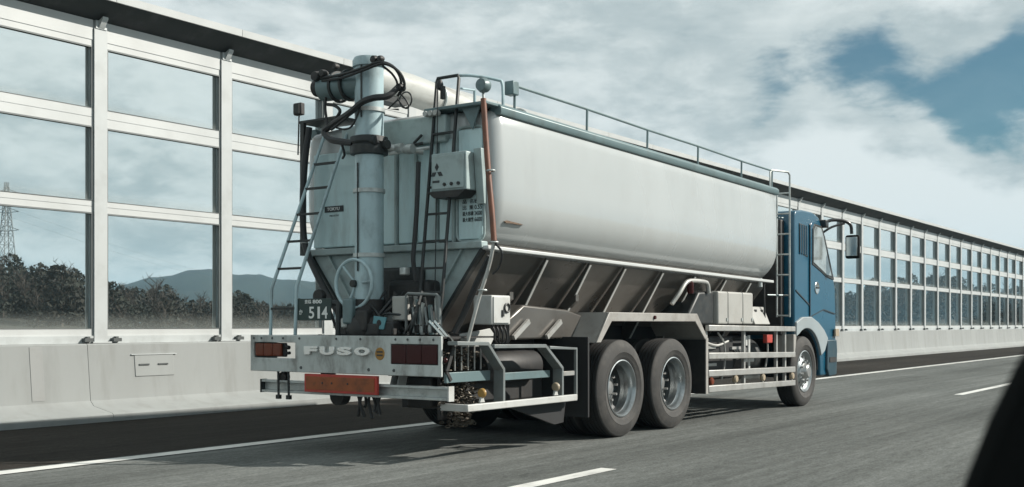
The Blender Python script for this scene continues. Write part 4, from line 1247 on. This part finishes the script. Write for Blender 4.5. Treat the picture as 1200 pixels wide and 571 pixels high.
for q in ((7.72, 6.88, 2.87), (7.86, 6.82, 2.85), (7.90, 6.73, 2.84), (7.62, 6.93, 2.90)):
    m = MB(); m.lathe([(0, -0.05), (0.045, -0.045), (0.05, 0), (0.045, 0.045), (0, 0.05)], q, 'y', 12); part(m, 'swivel_fitting', 'blackmetal' if q[0] < 7.8 else 'steel', colm)
m = MB(); m.tube([(7.95, 6.72, 2.9), (8.0, 6.66, 2.98)], 0.014, 6); m.tube([(7.93, 6.75, 2.88), (7.99, 6.64, 2.9)], 0.014, 6); part(m, 'lever', 'blackmetal', colm)
m = MB(); m.tube([(7.56, 7.02, 3.60), (7.56, 7.02, 3.12)], 0.008, 6); m.tube([(7.555, 7.06, 2.7), (7.555, 7.06, 1.7)], 0.008, 6); part(m, 'thin_pipe', 'blackmetal', colm)
# cross head and boom
m = MB(); m.tube([(7.70, 7.10, 3.46), (7.67, 7.40, 3.465), (7.66, 7.60, 3.47)], 0.125, 20); hd = part(m, 'cross_head', 'gutter', T)
for yq in (7.28, 7.42):
    m = MB(); m.lathe([(0.125, -0.015), (0.15, -0.013), (0.15, 0.013), (0.125, 0.015)], (7.68, yq, 3.463), 'y', 24); part(m, 'flange', 'blackmetal', hd)
m = MB(); m.lathe([(0, 0), (0.07, 0), (0.08, 0.03), (0.08, 0.10), (0.05, 0.12), (0, 0.12)], (7.66, 7.60, 3.48), 'y', 18); part(m, 'hydraulic_motor', 'chassis', hd)
m = MB(); m.tube([(7.80, 7.22, 3.56), (8.5, 7.24, 3.56), (12.0, 7.30, 3.36)], 0.155, 24); bm_ = part(m, 'boom', 'boom', T)
m = MB(); m.box(7.82, 8.35, 7.14, 7.30, 3.36, 3.42); part(m, 'boom_tray', 'blackmetal', bm_)
for x in (8.9, 10.4):
    m = MB(); m.tube([(x + 0.0 * k, 7.24 + 0.162 * math.cos(k * math.pi / 12), 3.54 - 0.02 * (x - 8.5) + 0.162 * math.sin(k * math.pi / 12)) for k in range(25)], 0.014, 6); part(m, 'boom_band', 'steel', bm_)
m = MB(); m.torus((8.0, 6.86, 3.33), 0.075, 0.008, 'x', 20, 6); m.tube([(8.0, 6.93, 3.36), (8.0, 7.08, 3.27), (8.0, 6.95, 3.25)], 0.01, 6); part(m, 'coil_bracket', 'blackmetal', bm_)
# hose bundles at the head
HOSES = [
    ([(7.55, 7.53, 3.54), (7.52, 7.23, 3.53), (7.5, 6.95, 3.55), (7.52, 6.75, 3.58), (7.6, 6.65, 3.53), (7.68, 6.64, 3.42), (7.7, 6.72, 3.34)], 0.014),
    ([(7.55, 7.51, 3.51), (7.52, 7.21, 3.5), (7.5, 6.92, 3.53), (7.52, 6.71, 3.56), (7.6, 6.6, 3.49), (7.68, 6.6, 3.38), (7.7, 6.7, 3.3)], 0.013),
    ([(7.52, 6.73, 3.55), (7.6, 6.67, 3.47), (7.66, 6.67, 3.39), (7.62, 6.71, 3.32)], 0.011),
    ([(7.68, 6.68, 3.37), (7.58, 6.71, 3.28), (7.5, 6.81, 3.26), (7.5, 6.95, 3.24), (7.53, 7.11, 3.18), (7.58, 7.31, 3.13), (7.62, 7.48, 3.09)], 0.030),
    ([(7.62, 7.48, 3.09), (7.62, 7.55, 3.04), (7.6, 7.45, 2.96), (7.58, 7.29, 2.92), (7.57, 7.13, 2.89)], 0.032),
    ([(7.52, 7.02, 3.23), (7.54, 7.17, 3.14), (7.57, 7.33, 3.08), (7.6, 7.44, 3.05)], 0.013),
    ([(7.52, 6.99, 3.2), (7.54, 7.1, 3.06), (7.58, 7.23, 3.03), (7.6, 7.37, 3.06)], 0.009),
    ([(7.57, 7.5, 3.47), (7.6, 7.51, 3.38), (7.62, 7.54, 3.26), (7.62, 7.51, 3.11)], 0.014),
    ([(7.62, 7.51, 3.3), (7.62, 7.42, 3.28), (7.62, 7.35, 3.23), (7.62, 7.37, 3.18), (7.62, 7.46, 3.11)], 0.016),
    ([(7.7, 6.69, 3.33), (7.72, 6.63, 3.27), (7.74, 6.6, 3.2), (7.74, 6.65, 3.19), (7.72, 6.72, 3.28)], 0.008),
    ([(7.58, 7.29, 2.91), (7.62, 7.29, 2.81), (7.66, 7.35, 2.78)], 0.012),
]
for pts, r in HOSES:
    m = MB(); m.tube(spline(pts), r, 8); part(m, 'hydraulic_hose', 'hose', T)
for q, r in (((7.56, 7.58, 3.56), 0.055), ((7.56, 7.5, 3.58), 0.04), ((7.6, 7.38, 3.64), 0.03), ((7.55, 6.84, 3.62), 0.04), ((7.55, 6.77, 3.62), 0.03), ((7.7, 6.66, 3.37), 0.04)):
    m = MB(); m.lathe([(0, -r), (r * .8, -r * .9), (r, 0), (r * .8, r * .9), (0, r)], q, 'x', 12); part(m, 'hose_fitting', 'chassis', T)

# handwheel
m = MB(); c = Vector((7.56, 7.115, 1.585)); m.torus(c, 0.225, 0.017, 'x', 44, 8); hw = part(m, 'hand_wheel', 'colpaint', T)
for a in (5, 130, 250):
    m = MB(); m.tube([c + Vector((0.03, 0, 0)), c + Vector((0, 0.22 * math.cos(R(a + 180)), 0.22 * math.sin(R(a))))], 0.012, 6); part(m, 'spoke', 'colpaint', hw)
m = MB(); m.tube([c + Vector((-0.02, 0, 0)), c + Vector((0.16, 0, 0))], 0.035, 12); part(m, 'wheel_hub', 'blackmetal', hw)
# base machinery
for q, sz, mt in (((7.60, 7.22, 1.18), (0.07, 0.05, 0.08), 'chassis'), ((7.58, 6.98, 1.24), (0.08, 0.07, 0.10), 'chassis'), ((7.62, 6.86, 1.16), (0.10, 0.09, 0.06), 'chassis'), ((7.55, 7.14, 1.33), (0.06, 0.06, 0.12), 'gutter'),
                  ((7.56, 7.20, 1.22), (0.05, 0.04, 0.05), 'steel'), ((7.66, 6.72, 1.17), (0.12, 0.10, 0.07), 'chassis')):
    m = MB(); m.box(q[0] - sz[0], q[0] + sz[0], q[1] - sz[1], q[1] + sz[1], q[2] - sz[2], q[2] + sz[2]); part(m, 'valve_block', mt, T, 0.02)
m = MB(); m.prism([(6.86 + 0.14 * math.cos(R(a)), 1.20 + 0.14 * math.sin(R(a))) for a in range(0, 181, 15)], 7.70, 7.715, 'x'); part(m, 'half_disc_cover', 'steel', T, 0.003)
m = MB(); m.prism([(6.72, 1.16), (6.86, 1.17), (6.84, 1.285), (6.69, 1.27)], 7.53, 7.545, 'x'); tp = part(m, 'teal_bracket', 'teal', T, 0.003)
m = MB(); m.lathe([(0, -0.004), (0.026, -0.004), (0.028, 0)], (7.53, 6.775, 1.222), 'x', 14); part(m, 'bracket_hole', 'chassis', tp)
for k in range(34):
    m = MB(); y = 6.45 + rg.uniform(0, 0.85); p = Vector((7.57 + rg.uniform(0, .28), y, 1.12))
    m.tube(spline([p, p + Vector((rg.uniform(-.05, .05), rg.uniform(-.1, .1), rg.uniform(.08, .2))), p + Vector((rg.uniform(0, .2), rg.uniform(-.2, .2), rg.uniform(.15, .4)))]), rg.choice((0.012, 0.018)), 6)
    part(m, 'machine_hose', rg.choice(('hose', 'blackmetal', 'chassis')), T)
m = MB(); m.bar((7.95, 6.98, 1.62), (8.0, 6.62, 1.22), 0.05, 0.03); m.bar((7.95, 6.62, 1.60), (8.0, 6.84, 1.30), 0.05, 0.03); part(m, 'link_arm', 'blackmetal', T)
m = MB(); m.box(7.72, 7.8, 6.63, 6.70, 1.66, 1.73); part(m, 'clamp_head', 'steel', T, 0.01)
m = MB(); m.box(7.86, 8.08, 6.48, 6.98, 1.11, 1.62); part(m, 'pump_housing', 'chassis', T, 0.05, seg=3)
m = MB(); m.lathe([(0, 0), (0.11, 0), (0.12, 0.03), (0.12, 0.16), (0.06, 0.18), (0, 0.18)], (7.76, 6.80, 1.36), 'x', 20); part(m, 'pump_motor', 'blackmetal', T)
# control box by the levers
m = MB(); m.box(7.62, 7.80, 6.53, 6.70, 1.24, 1.465); sb = part(m, 'switch_box', 'boxgrey', T, 0.012)
m = MB(); m.box(7.608, 7.62, 6.535, 6.66, 1.25, 1.455); part(m, 'box_door', 'boxgrey', sb, 0.004)
for k in range(3):
    m = MB(); m.tube([(7.66 + k * 0.04, 6.56 + k * .04, 1.25), (7.66 + k * 0.04, 6.55 + k * .05, 1.11)], 0.012, 6); part(m, 'box_cable', 'hose', sb)
# lever bank
m = MB(); m.tube([(7.60, 6.51, 1.12), (7.60, 6.51, 1.47), (7.60, 6.49, 1.485), (7.60, 6.16, 1.47), (7.60, 6.13, 1.45), (7.60, 6.13, 1.12)], 0.013, 8); lv = part(m, 'lever_frame', 'frame', T)
for k, (y, zt, mt) in enumerate(((6.47, 1.46, 'blackmetal'), (6.42, 1.43, 'gutter'), (6.37, 1.40, 'steel'), (6.32, 1.45, 'blackmetal'), (6.27, 1.38, 'gutter'), (6.22, 1.44, 'steel'), (6.17, 1.46, 'frame'))):
    m = MB(); m.tube([(7.66, y, 1.12), (7.64 + 0.02 * (k % 2), y - 0.01, 1.25), (7.62, y - 0.02 * (k % 3), zt)], 0.016 if k % 2 else 0.021, 8); le = part(m, 'control_lever', mt, lv)
    m = MB(); m.lathe([(0, -0.04), (0.024, -0.035), (0.028, 0), (0.024, 0.035), (0, 0.04)], (7.65, y, 1.17), 'z', 10); part(m, 'lever_socket', 'chassis' if k % 2 else 'steel', le)
for k in range(4):
    m = MB(); m.tube([(7.62, 6.45 - k * 0.07, 1.36), (7.58, 6.39 - k * 0.07, 1.20)], 0.012, 6); part(m, 'lever_link', 'frame', lv)
for dy in (0, 0.06):
    m = MB(); m.bar((7.58, 6.22 - dy, 1.24), (7.56, 5.99 - dy * 0.6, 1.06), 0.022, 0.022); part(m, 'lever_rod', 'chrome', lv)

# right ladder
R1 = [(7.76, 6.53, 1.16), (7.82, 6.53, 1.50), (8.06, 6.53, 3.47)]; R2 = [(7.76, 6.27, 1.16), (7.82, 6.27, 1.50), (8.06, 6.27, 3.47)]
m = MB(); m.tube(R1 + [(8.06, 6.52, 3.50), (8.06, 6.28, 3.50)] + list(reversed(R2)), 0.016, 8); rl = part(m, 'right_ladder', 'blackmetal', T)
for z in (1.50, 1.72, 1.97, 2.22, 2.47, 2.72, 2.97):
    m = MB(); m.bar(on(R1, z), on(R2, z), 0.028, 0.02); part(m, 'rung', 'blackmetal', rl)
m = MB(); m.tube(spline([(8.06, 6.30, 3.50), (8.15, 6.18, 3.50), (8.30, 6.02, 3.47), (8.34, 5.98, 3.43), (8.34, 5.97, 3.2)]), 0.015, 8); m.tube([(8.3, 6.27, 3.40), (8.3, 6.27, 3.2)], 0.014, 8); m.tube([(8.06, 6.27, 3.38), (8.3, 6.27, 3.40)], 0.01, 6); part(m, 'ladder_hoop', 'colpaint', rl)
m = MB(); m.tube([(7.95, 6.43, 3.40), (7.93, 6.43, 2.4), (7.92, 6.44, 1.5)], 0.005, 5); part(m, 'cord', 'hose', rl)
m = MB(); m.lathe([(0, 0), (0.03, 0.02), (0.035, 0.06), (0.02, 0.1), (0, 0.1)], (7.98, 6.43, 3.36), 'z', 10); m.box(7.96, 8.0, 6.38, 6.41, 3.28, 3.4); part(m, 'pulley', 'hose', rl)
m = MB(); m.tube(spline([(7.83, 6.56, 2.7), (7.82, 6.57, 2.3), (7.80, 6.585, 1.95), (7.79, 6.59, 1.80), (7.8, 6.57, 1.6)]), 0.022, 8); part(m, 'cable_sleeve', 'hose', rl)
# platform with gusset
m = MB(); m.box(7.98, 8.42, 5.90, 6.62, 3.185, 3.215); pf = part(m, 'roof_platform', 'gutter', T, 0.006)
m = MB(); m.prism([(6.22, 3.185), (6.02, 3.185), (6.10, 2.98)], 8.04, 8.055, 'x'); part(m, 'platform_gusset', 'gutter', pf)
for k in range(3):
    m = MB(); m.lathe([(0, -0.03), (0.025, -0.03), (0.03, 0.0), (0.025, 0.03), (0, 0.03)], (7.97, 6.58 - k * 0.06, 3.16), 'x', 10); part(m, 'connector', 'white', pf)
# control cabinet
m = MB(); m.box(7.90, 8.07, 6.065, 6.47, 2.42, 2.77); cb = part(m, 'control_cabinet', 'rearpaint', T, 0.012)
m = MB(); m.box(7.888, 7.90, 6.085, 6.45, 2.44, 2.75); cd = part(m, 'cabinet_door', 'rearpaint', cb, 0.006)
for th_ in (90, 210, 330):
    c0, d_ = Vector((6.39, 2.60)), Vector((math.cos(R(th_)), math.sin(R(th_)))); n_ = Vector((-d_.y, d_.x))
    q = [c0 + d_ * 0.006, c0 + d_ * 0.043 + n_ * 0.0225, c0 + d_ * 0.080, c0 + d_ * 0.043 - n_ * 0.0225]
    m = MB(); m.prism([tuple(v) for v in q], 7.8845, 7.8885, 'x'); part(m, 'emblem', 'ink', cd)
m = MB(); m.box(7.885, 7.889, 6.36, 6.44, 2.50, 2.52); part(m, 'emblem_text', 'ink', cd)
m = MB(); m.prism([(6.06, 2.42), (6.50, 2.42), (6.42, 2.36), (6.14, 2.36)], 7.88, 8.07, 'x'); part(m, 'cabinet_tray', 'chassis', cb)
for k in range(3):
    m = MB(); m.tube([(7.90, 6.30 - k * 0.08, 2.48), (7.875, 6.30 - k * 0.08, 2.48)], 0.016, 8); part(m, 'switch', 'chassis', cb)
m = MB(); m.prism([(8.0, 2.80), (8.08, 2.80), (8.08, 2.30), (8.05, 2.30)], 5.975, 6.06, 'y'); part(m, 'cabinet_bracket', 'rearpaint', cb, 0.006)
# brown hose on the right corner, lamp above
bh = [(7.98, 5.93, 3.23), (7.96, 5.89, 2.89), (7.93, 5.84, 2.57), (7.9, 5.78, 2.23), (7.88, 5.74, 1.94)]
m = MB(); m.tube(spline(bh), 0.026, 10); br = part(m, 'filler_hose', 'brownhose', T)
m = MB(); m.tube(spline([(7.88, 5.74, 1.94), (7.87, 5.78, 1.74), (7.85, 5.87, 1.47), (7.82, 5.91, 1.29), (7.8, 5.98, 1.03)]), 0.018, 8); part(m, 'lower_pipe', 'greypipe', br)
m = MB(); m.tube(spline([(7.88, 5.74, 1.93), (7.9, 5.67, 1.84), (7.92, 5.71, 1.72), (7.9, 5.77, 1.65)]), 0.010, 6); part(m, 'pipe_loop', 'hose', br)
m = MB(); m.tube(spline([(7.92, 5.81, 1.81), (7.92, 5.95, 1.59), (7.9, 6.08, 1.32), (7.85, 6.16, 1.13)]), 0.030, 8); part(m, 'drain_hose', 'hose', br)
for q in ((7.93, 5.81, 2.57), (7.88, 5.74, 1.93), (7.86, 5.85, 1.51)):
    m = MB(); m.torus(q, 0.034, 0.009, 'z', 16, 6); part(m, 'hose_clamp', 'steel', br)
m = MB(); m.lathe([(0, -0.05), (0.055, -0.045), (0.07, 0.0), (0.06, 0.04), (0.02, 0.06), (0, 0.06)], (7.98, 5.93, 3.35), 'x', 18); rl2 = part(m, 'reversing_lamp', 'gutter', T)
m = MB(); m.tube([(8, 5.95, 3.31), (8, 5.94, 3.19)], 0.012, 6); part(m, 'lamp_stem', 'steel', rl2)
# junction box on the right corner
m = MB(); m.box(8.13, 8.43, 5.95, 6.16, 1.205, 1.475); jb = part(m, 'junction_box', 'white', T, 0.012)
m = MB(); m.box(8.15, 8.40, 5.938, 5.95, 1.22, 1.46); jd = part(m, 'box_door', 'white', jb, 0.004)
m = MB(); m.torus((8.35, 5.93, 1.36), 0.04, 0.009, 'y', 16, 6); m.box(8.27, 8.30, 5.926, 5.938, 1.28, 1.34); part(m, 'door_lock', 'blackmetal', jd)
for k in range(4):
    m = MB(); x = 8.2 + k * 0.06
    m.tube(spline([(x, 6.0, 1.21), (x + 0.02, 5.98, 1.14), (x + 0.05, 6.0, 1.06), (8.42, 6.05, 1.0)]), 0.012, 6); part(m, 'box_cable', 'hose', jb)
m = MB(); m.prism([(8.06, 1.00), (8.52, 1.00), (8.60, 1.10), (8.52, 1.17), (8.36, 1.15), (8.06, 1.12)], 6.25, 6.27, 'y'); part(m, 'white_gusset', 'white', T, 0.004)
m = MB(); m.bar((8.44, 5.99, 1.42), (8.45, 6.0, 1.0), 0.03, 0.03); part(m, 'box_post', 'chassis', jb)

# rear right side frames
def strip(pts, w, t, name, mat, parent=None, y=5.85):
    """flat bar bent in the side plane: face to -y is t wide, depth w along y"""
    mb = MB(); n = len(pts); up = []; dn = []
    for i, p in enumerate(pts):
        a = Vector(pts[max(i - 1, 0)]); c_ = Vector(pts[min(i + 1, n - 1)]); d_ = (c_ - a).normalized(); nn = Vector((-d_.y, d_.x))
        up.append(Vector(p) + nn * t / 2); dn.append(Vector(p) - nn * t / 2)
    mb.prism([tuple(q) for q in up] + [tuple(q) for q in reversed(dn)], y, y + w, 'y')
    return part(mb, name, mat, parent or T, 0.004)


g1 = strip([(7.50, 1.045), (7.95, 1.035), (8.19, 0.80), (8.19, 0.50)], 0.11, 0.035, 'corner_frame', 'frame')
strip([(8.04, 1.01), (8.88, 1.00), (9.18, 0.78), (9.18, 0.50)], 0.11, 0.035, 'corner_frame', 'frame')
strip([(8.95, 0.985), (9.44, 0.965), (9.44, 0.46)], 0.03, 0.03, 'corner_frame', 'frame')
m = MB(); m.box(7.50, 8.14, 5.97, 6.0, 0.70, 0.79); part(m, 'frame_bar', 'gutter', g1, 0.004)
m = MB(); m.box(8.22, 9.10, 5.95, 5.98, 0.69, 0.76); part(m, 'frame_bar', 'gutter', g1, 0.004)
m = MB(); m.box(9.20, 9.42, 5.865, 5.88, 0.70, 0.745); part(m, 'frame_bar', 'alu', g1, 0.003)
m = MB(); m.prism([(7.62, 5.83), (9.42, 5.83), (9.42, 5.87), (7.66, 5.87), (7.66, 6.14), (7.62, 6.14)], 0.448, 0.512, 'z'); part(m, 'corner_bumper', 'white', T, 0.008)
for x in (7.86, 9.06):
    m = MB(); m.lathe([(0, -0.014), (0.034, -0.012), (0.042, -0.004), (0.044, 0.012), (0, 0.014)], (x, 5.86, 0.60), 'x', 20); rf = part(m, 'round_reflector', 'yellow' if x < 8 else 'pale', T)
    m = MB(); m.prism([(x - 0.035, 0.52), (x + 0.035, 0.52), (x + 0.012, 0.565), (x - 0.012, 0.565)], 5.85, 5.87, 'y'); part(m, 'reflector_foot', 'white', rf)
for k in range(5):
    x = 7.68 + k * 0.095
    m = MB(); m.tube([(x, 6.02, 1.03), (x, 6.02, 0.80)], 0.008, 6); part(m, 'basket_bar', 'alu', g1)
m = MB(); m.bar((7.50, 5.97, 0.80), (7.60, 5.97, 1.02), 0.02, 0.035); m.bar((7.50, 5.97, 0.80), (7.56, 5.97, 0.72), 0.02, 0.03); part(m, 'frame_gusset', 'chassis', g1)
# snow chain bundle hung in the corner frame
cm = MB()
for k in range(620):
    z = rg.uniform(0.30, 0.98); w = 0.20 if z > 0.45 else 0.13
    c0 = Vector((7.86 + rg.gauss(0, w * 0.6), 6.08 + rg.uniform(-0.06, 0.08), z)); c0.x = min(8.12, max(7.6, c0.x))
    rot = Matrix.Rotation(rg.uniform(0, 6.28), 3, 'Z') @ Matrix.Rotation(rg.uniform(0, 6.28), 3, 'X')
    lk = MB(); nn = 7
    lk.tube([c0 + rot @ Vector((0.022 * math.cos(2 * math.pi * q / nn), 0.013 * math.sin(2 * math.pi * q / nn), 0)) for q in range(nn)] + [c0 + rot @ Vector((0.022, 0, 0))], 0.0048, 4, cap=False)
    cm.add(lk.v, lk.f)
part(cm, 'snow_chain', 'chain', T, kind='stuff')
m = MB(); m.box(7.66, 8.10, 6.17, 6.20, 0.36, 0.98); part(m, 'chain_back_plate', 'chassis', T)
m = MB(); m.lathe([(0, 0), (0.12, 0.01), (0.15, 0.05), (0.15, 0.90), (0.12, 0.94), (0, 0.95)], (8.35, 6.28, 0.80), 'x', 24); part(m, 'air_tank', 'chassis', T)
m = MB(); m.prism([(8.45, 0.43), (9.40, 0.43), (9.36, 0.23), (9.20, 0.22)], 5.96, 5.99, 'y'); part(m, 'side_flap', 'linerubber', T)
m = MB(); m.box(7.70, 9.5, 6.30, 6.6, 0.45, 0.75); part(m, 'spare_carrier', 'chassis', T, 0.03)
m = MB(); m.box(7.9, 9.55, 6.45, 6.6, 0.75, 1.05); part(m, 'inner_skirt', 'chassis', T)

# ------------------------------------------------------------------ photographer's car (its door mirror closes the right edge)
C = root('passenger_car', (0.1, -0.95, 0), 'dark car whose blurred black door mirror fills the right edge', 'car')
body = [(-2.15, 0.32), (2.25, 0.30), (2.32, 0.55), (2.25, 0.72), (1.25, 0.96), (-1.95, 1.0), (-2.22, 0.92), (-2.25, 0.5)]
m = MB(); m.prism(body, -1.80, -0.09, 'y'); part(m, 'body', 'carpaint', C, 0.07, seg=3)
m = MB(); m.prism([(-1.55, 1.40), (0.25, 1.44), (0.32, 1.46), (-1.5, 1.47), (-1.6, 1.44)], -1.60, -0.28, 'y'); part(m, 'roof', 'carpaint', C, 0.02)
for y in (-0.22, -1.66):
    m = MB(); m.bar((1.22, y + (0.06 if y > -1 else -0.06), 0.95), (0.28, y - (0.08 if y > -1 else -0.08), 1.45), 0.06, 0.07); part(m, 'front_pillar', 'carpaint', C)
    m = MB(); m.bar((-1.95, y, 0.98), (-1.5, y - (0.08 if y > -1 else -0.08), 1.44), 0.09, 0.12); part(m, 'rear_pillar', 'carpaint', C)
m = MB(); m.add([(1.20, -0.2, 0.97), (1.20, -1.68, 0.97), (0.30, -1.58, 1.45), (0.30, -0.3, 1.45), (1.19, -0.2, 0.96), (1.19, -1.68, 0.96), (0.29, -1.58, 1.44), (0.29, -0.3, 1.44)], [(0, 1, 2, 3), (7, 6, 5, 4), (0, 4, 5, 1), (1, 5, 6, 2), (2, 6, 7, 3), (3, 7, 4, 0)]); part(m, 'windscreen', 'carglass', C)
for x in (1.45, -1.35):
    for y, sgn in ((-0.10, 1), (-1.79, -1)):
        m = MB(); m.lathe([(0.2, 0.0), (0.3, 0.005), (0.315, -0.02), (0.315, -0.19), (0.3, -0.2), (0.0, -0.2)], (x, y, 0.315), 'y', 32) if sgn > 0 else m.lathe([(0.2, 0.0), (0.3, -0.005), (0.315, 0.02), (0.315, 0.19), (0.3, 0.2), (0.0, 0.2)], (x, y, 0.315), 'y', 32)
        w = part(m, 'wheel', 'tread', C)
        m = MB(); m.lathe([(0.0, sgn * -0.03), (0.12, sgn * -0.03), (0.2, 0.0), (0.205, sgn * 0.004)], (x, y, 0.315), 'y', 32); part(m, 'rim', 'rim', w)
# mirror housing: rounded wedge, outer edge leaning inwards towards the top
rings = []
edge = [(1.02, 0.19), (1.045, 0.206), (1.09, 0.200), (1.14, 0.182), (1.18, 0.164), (1.212, 0.146), (1.232, 0.125), (1.242, 0.09), (1.237, -0.02), (1.20, -0.045), (1.05, -0.045), (1.03, 0.05)]
for x, k in ((0.845, 0.93), (0.85, 0.975), (0.865, 1.0), (0.90, 0.97), (0.94, 0.86), (0.965, 0.7)):
    rings.append([(x, 0.06 + (y - 0.06) * k, 1.14 + (z - 1.14) * k) for z, y in edge])
m = MB(); m.loft(rings); dm = part(m, 'door_mirror', 'mirrorblack', C, 0.008)
m = MB(); m.prism([(y * 0.88, 1.14 + (z - 1.14) * 0.86) for z, y in edge], 0.838, 0.8435, 'x'); part(m, 'mirror_glass', 'mirrorblack', dm)
m = MB(); m.bar((0.92, -0.10, 1.0), (0.91, 0.0, 1.06), 0.08, 0.06); part(m, 'mirror_foot', 'mirrorblack', dm)

# ------------------------------------------------------------------ haze
hm, nt, b_ = new_mat('haze_air')
nt.nodes.remove(b_)
pv = nt.nodes.new('ShaderNodeVolumePrincipled')
pv.inputs['Color'].default_value = (0.42, 0.76, 1.0, 1)
pv.inputs['Density'].default_value = 0.00026
nt.links.new(pv.outputs[0], nt.nodes['Material Output'].inputs['Volume'])
M['haze'] = hm
m = MB(); m.box(-4500, 6500, -4500, 4500, -1.5, 75); hz = link('haze', m.mesh('haze', (0, 0, 0), False), 'haze')
hz['kind'] = 'stuff'; hz['label'] = 'thin bluish haze lying over the far hills'; hz['category'] = 'haze'
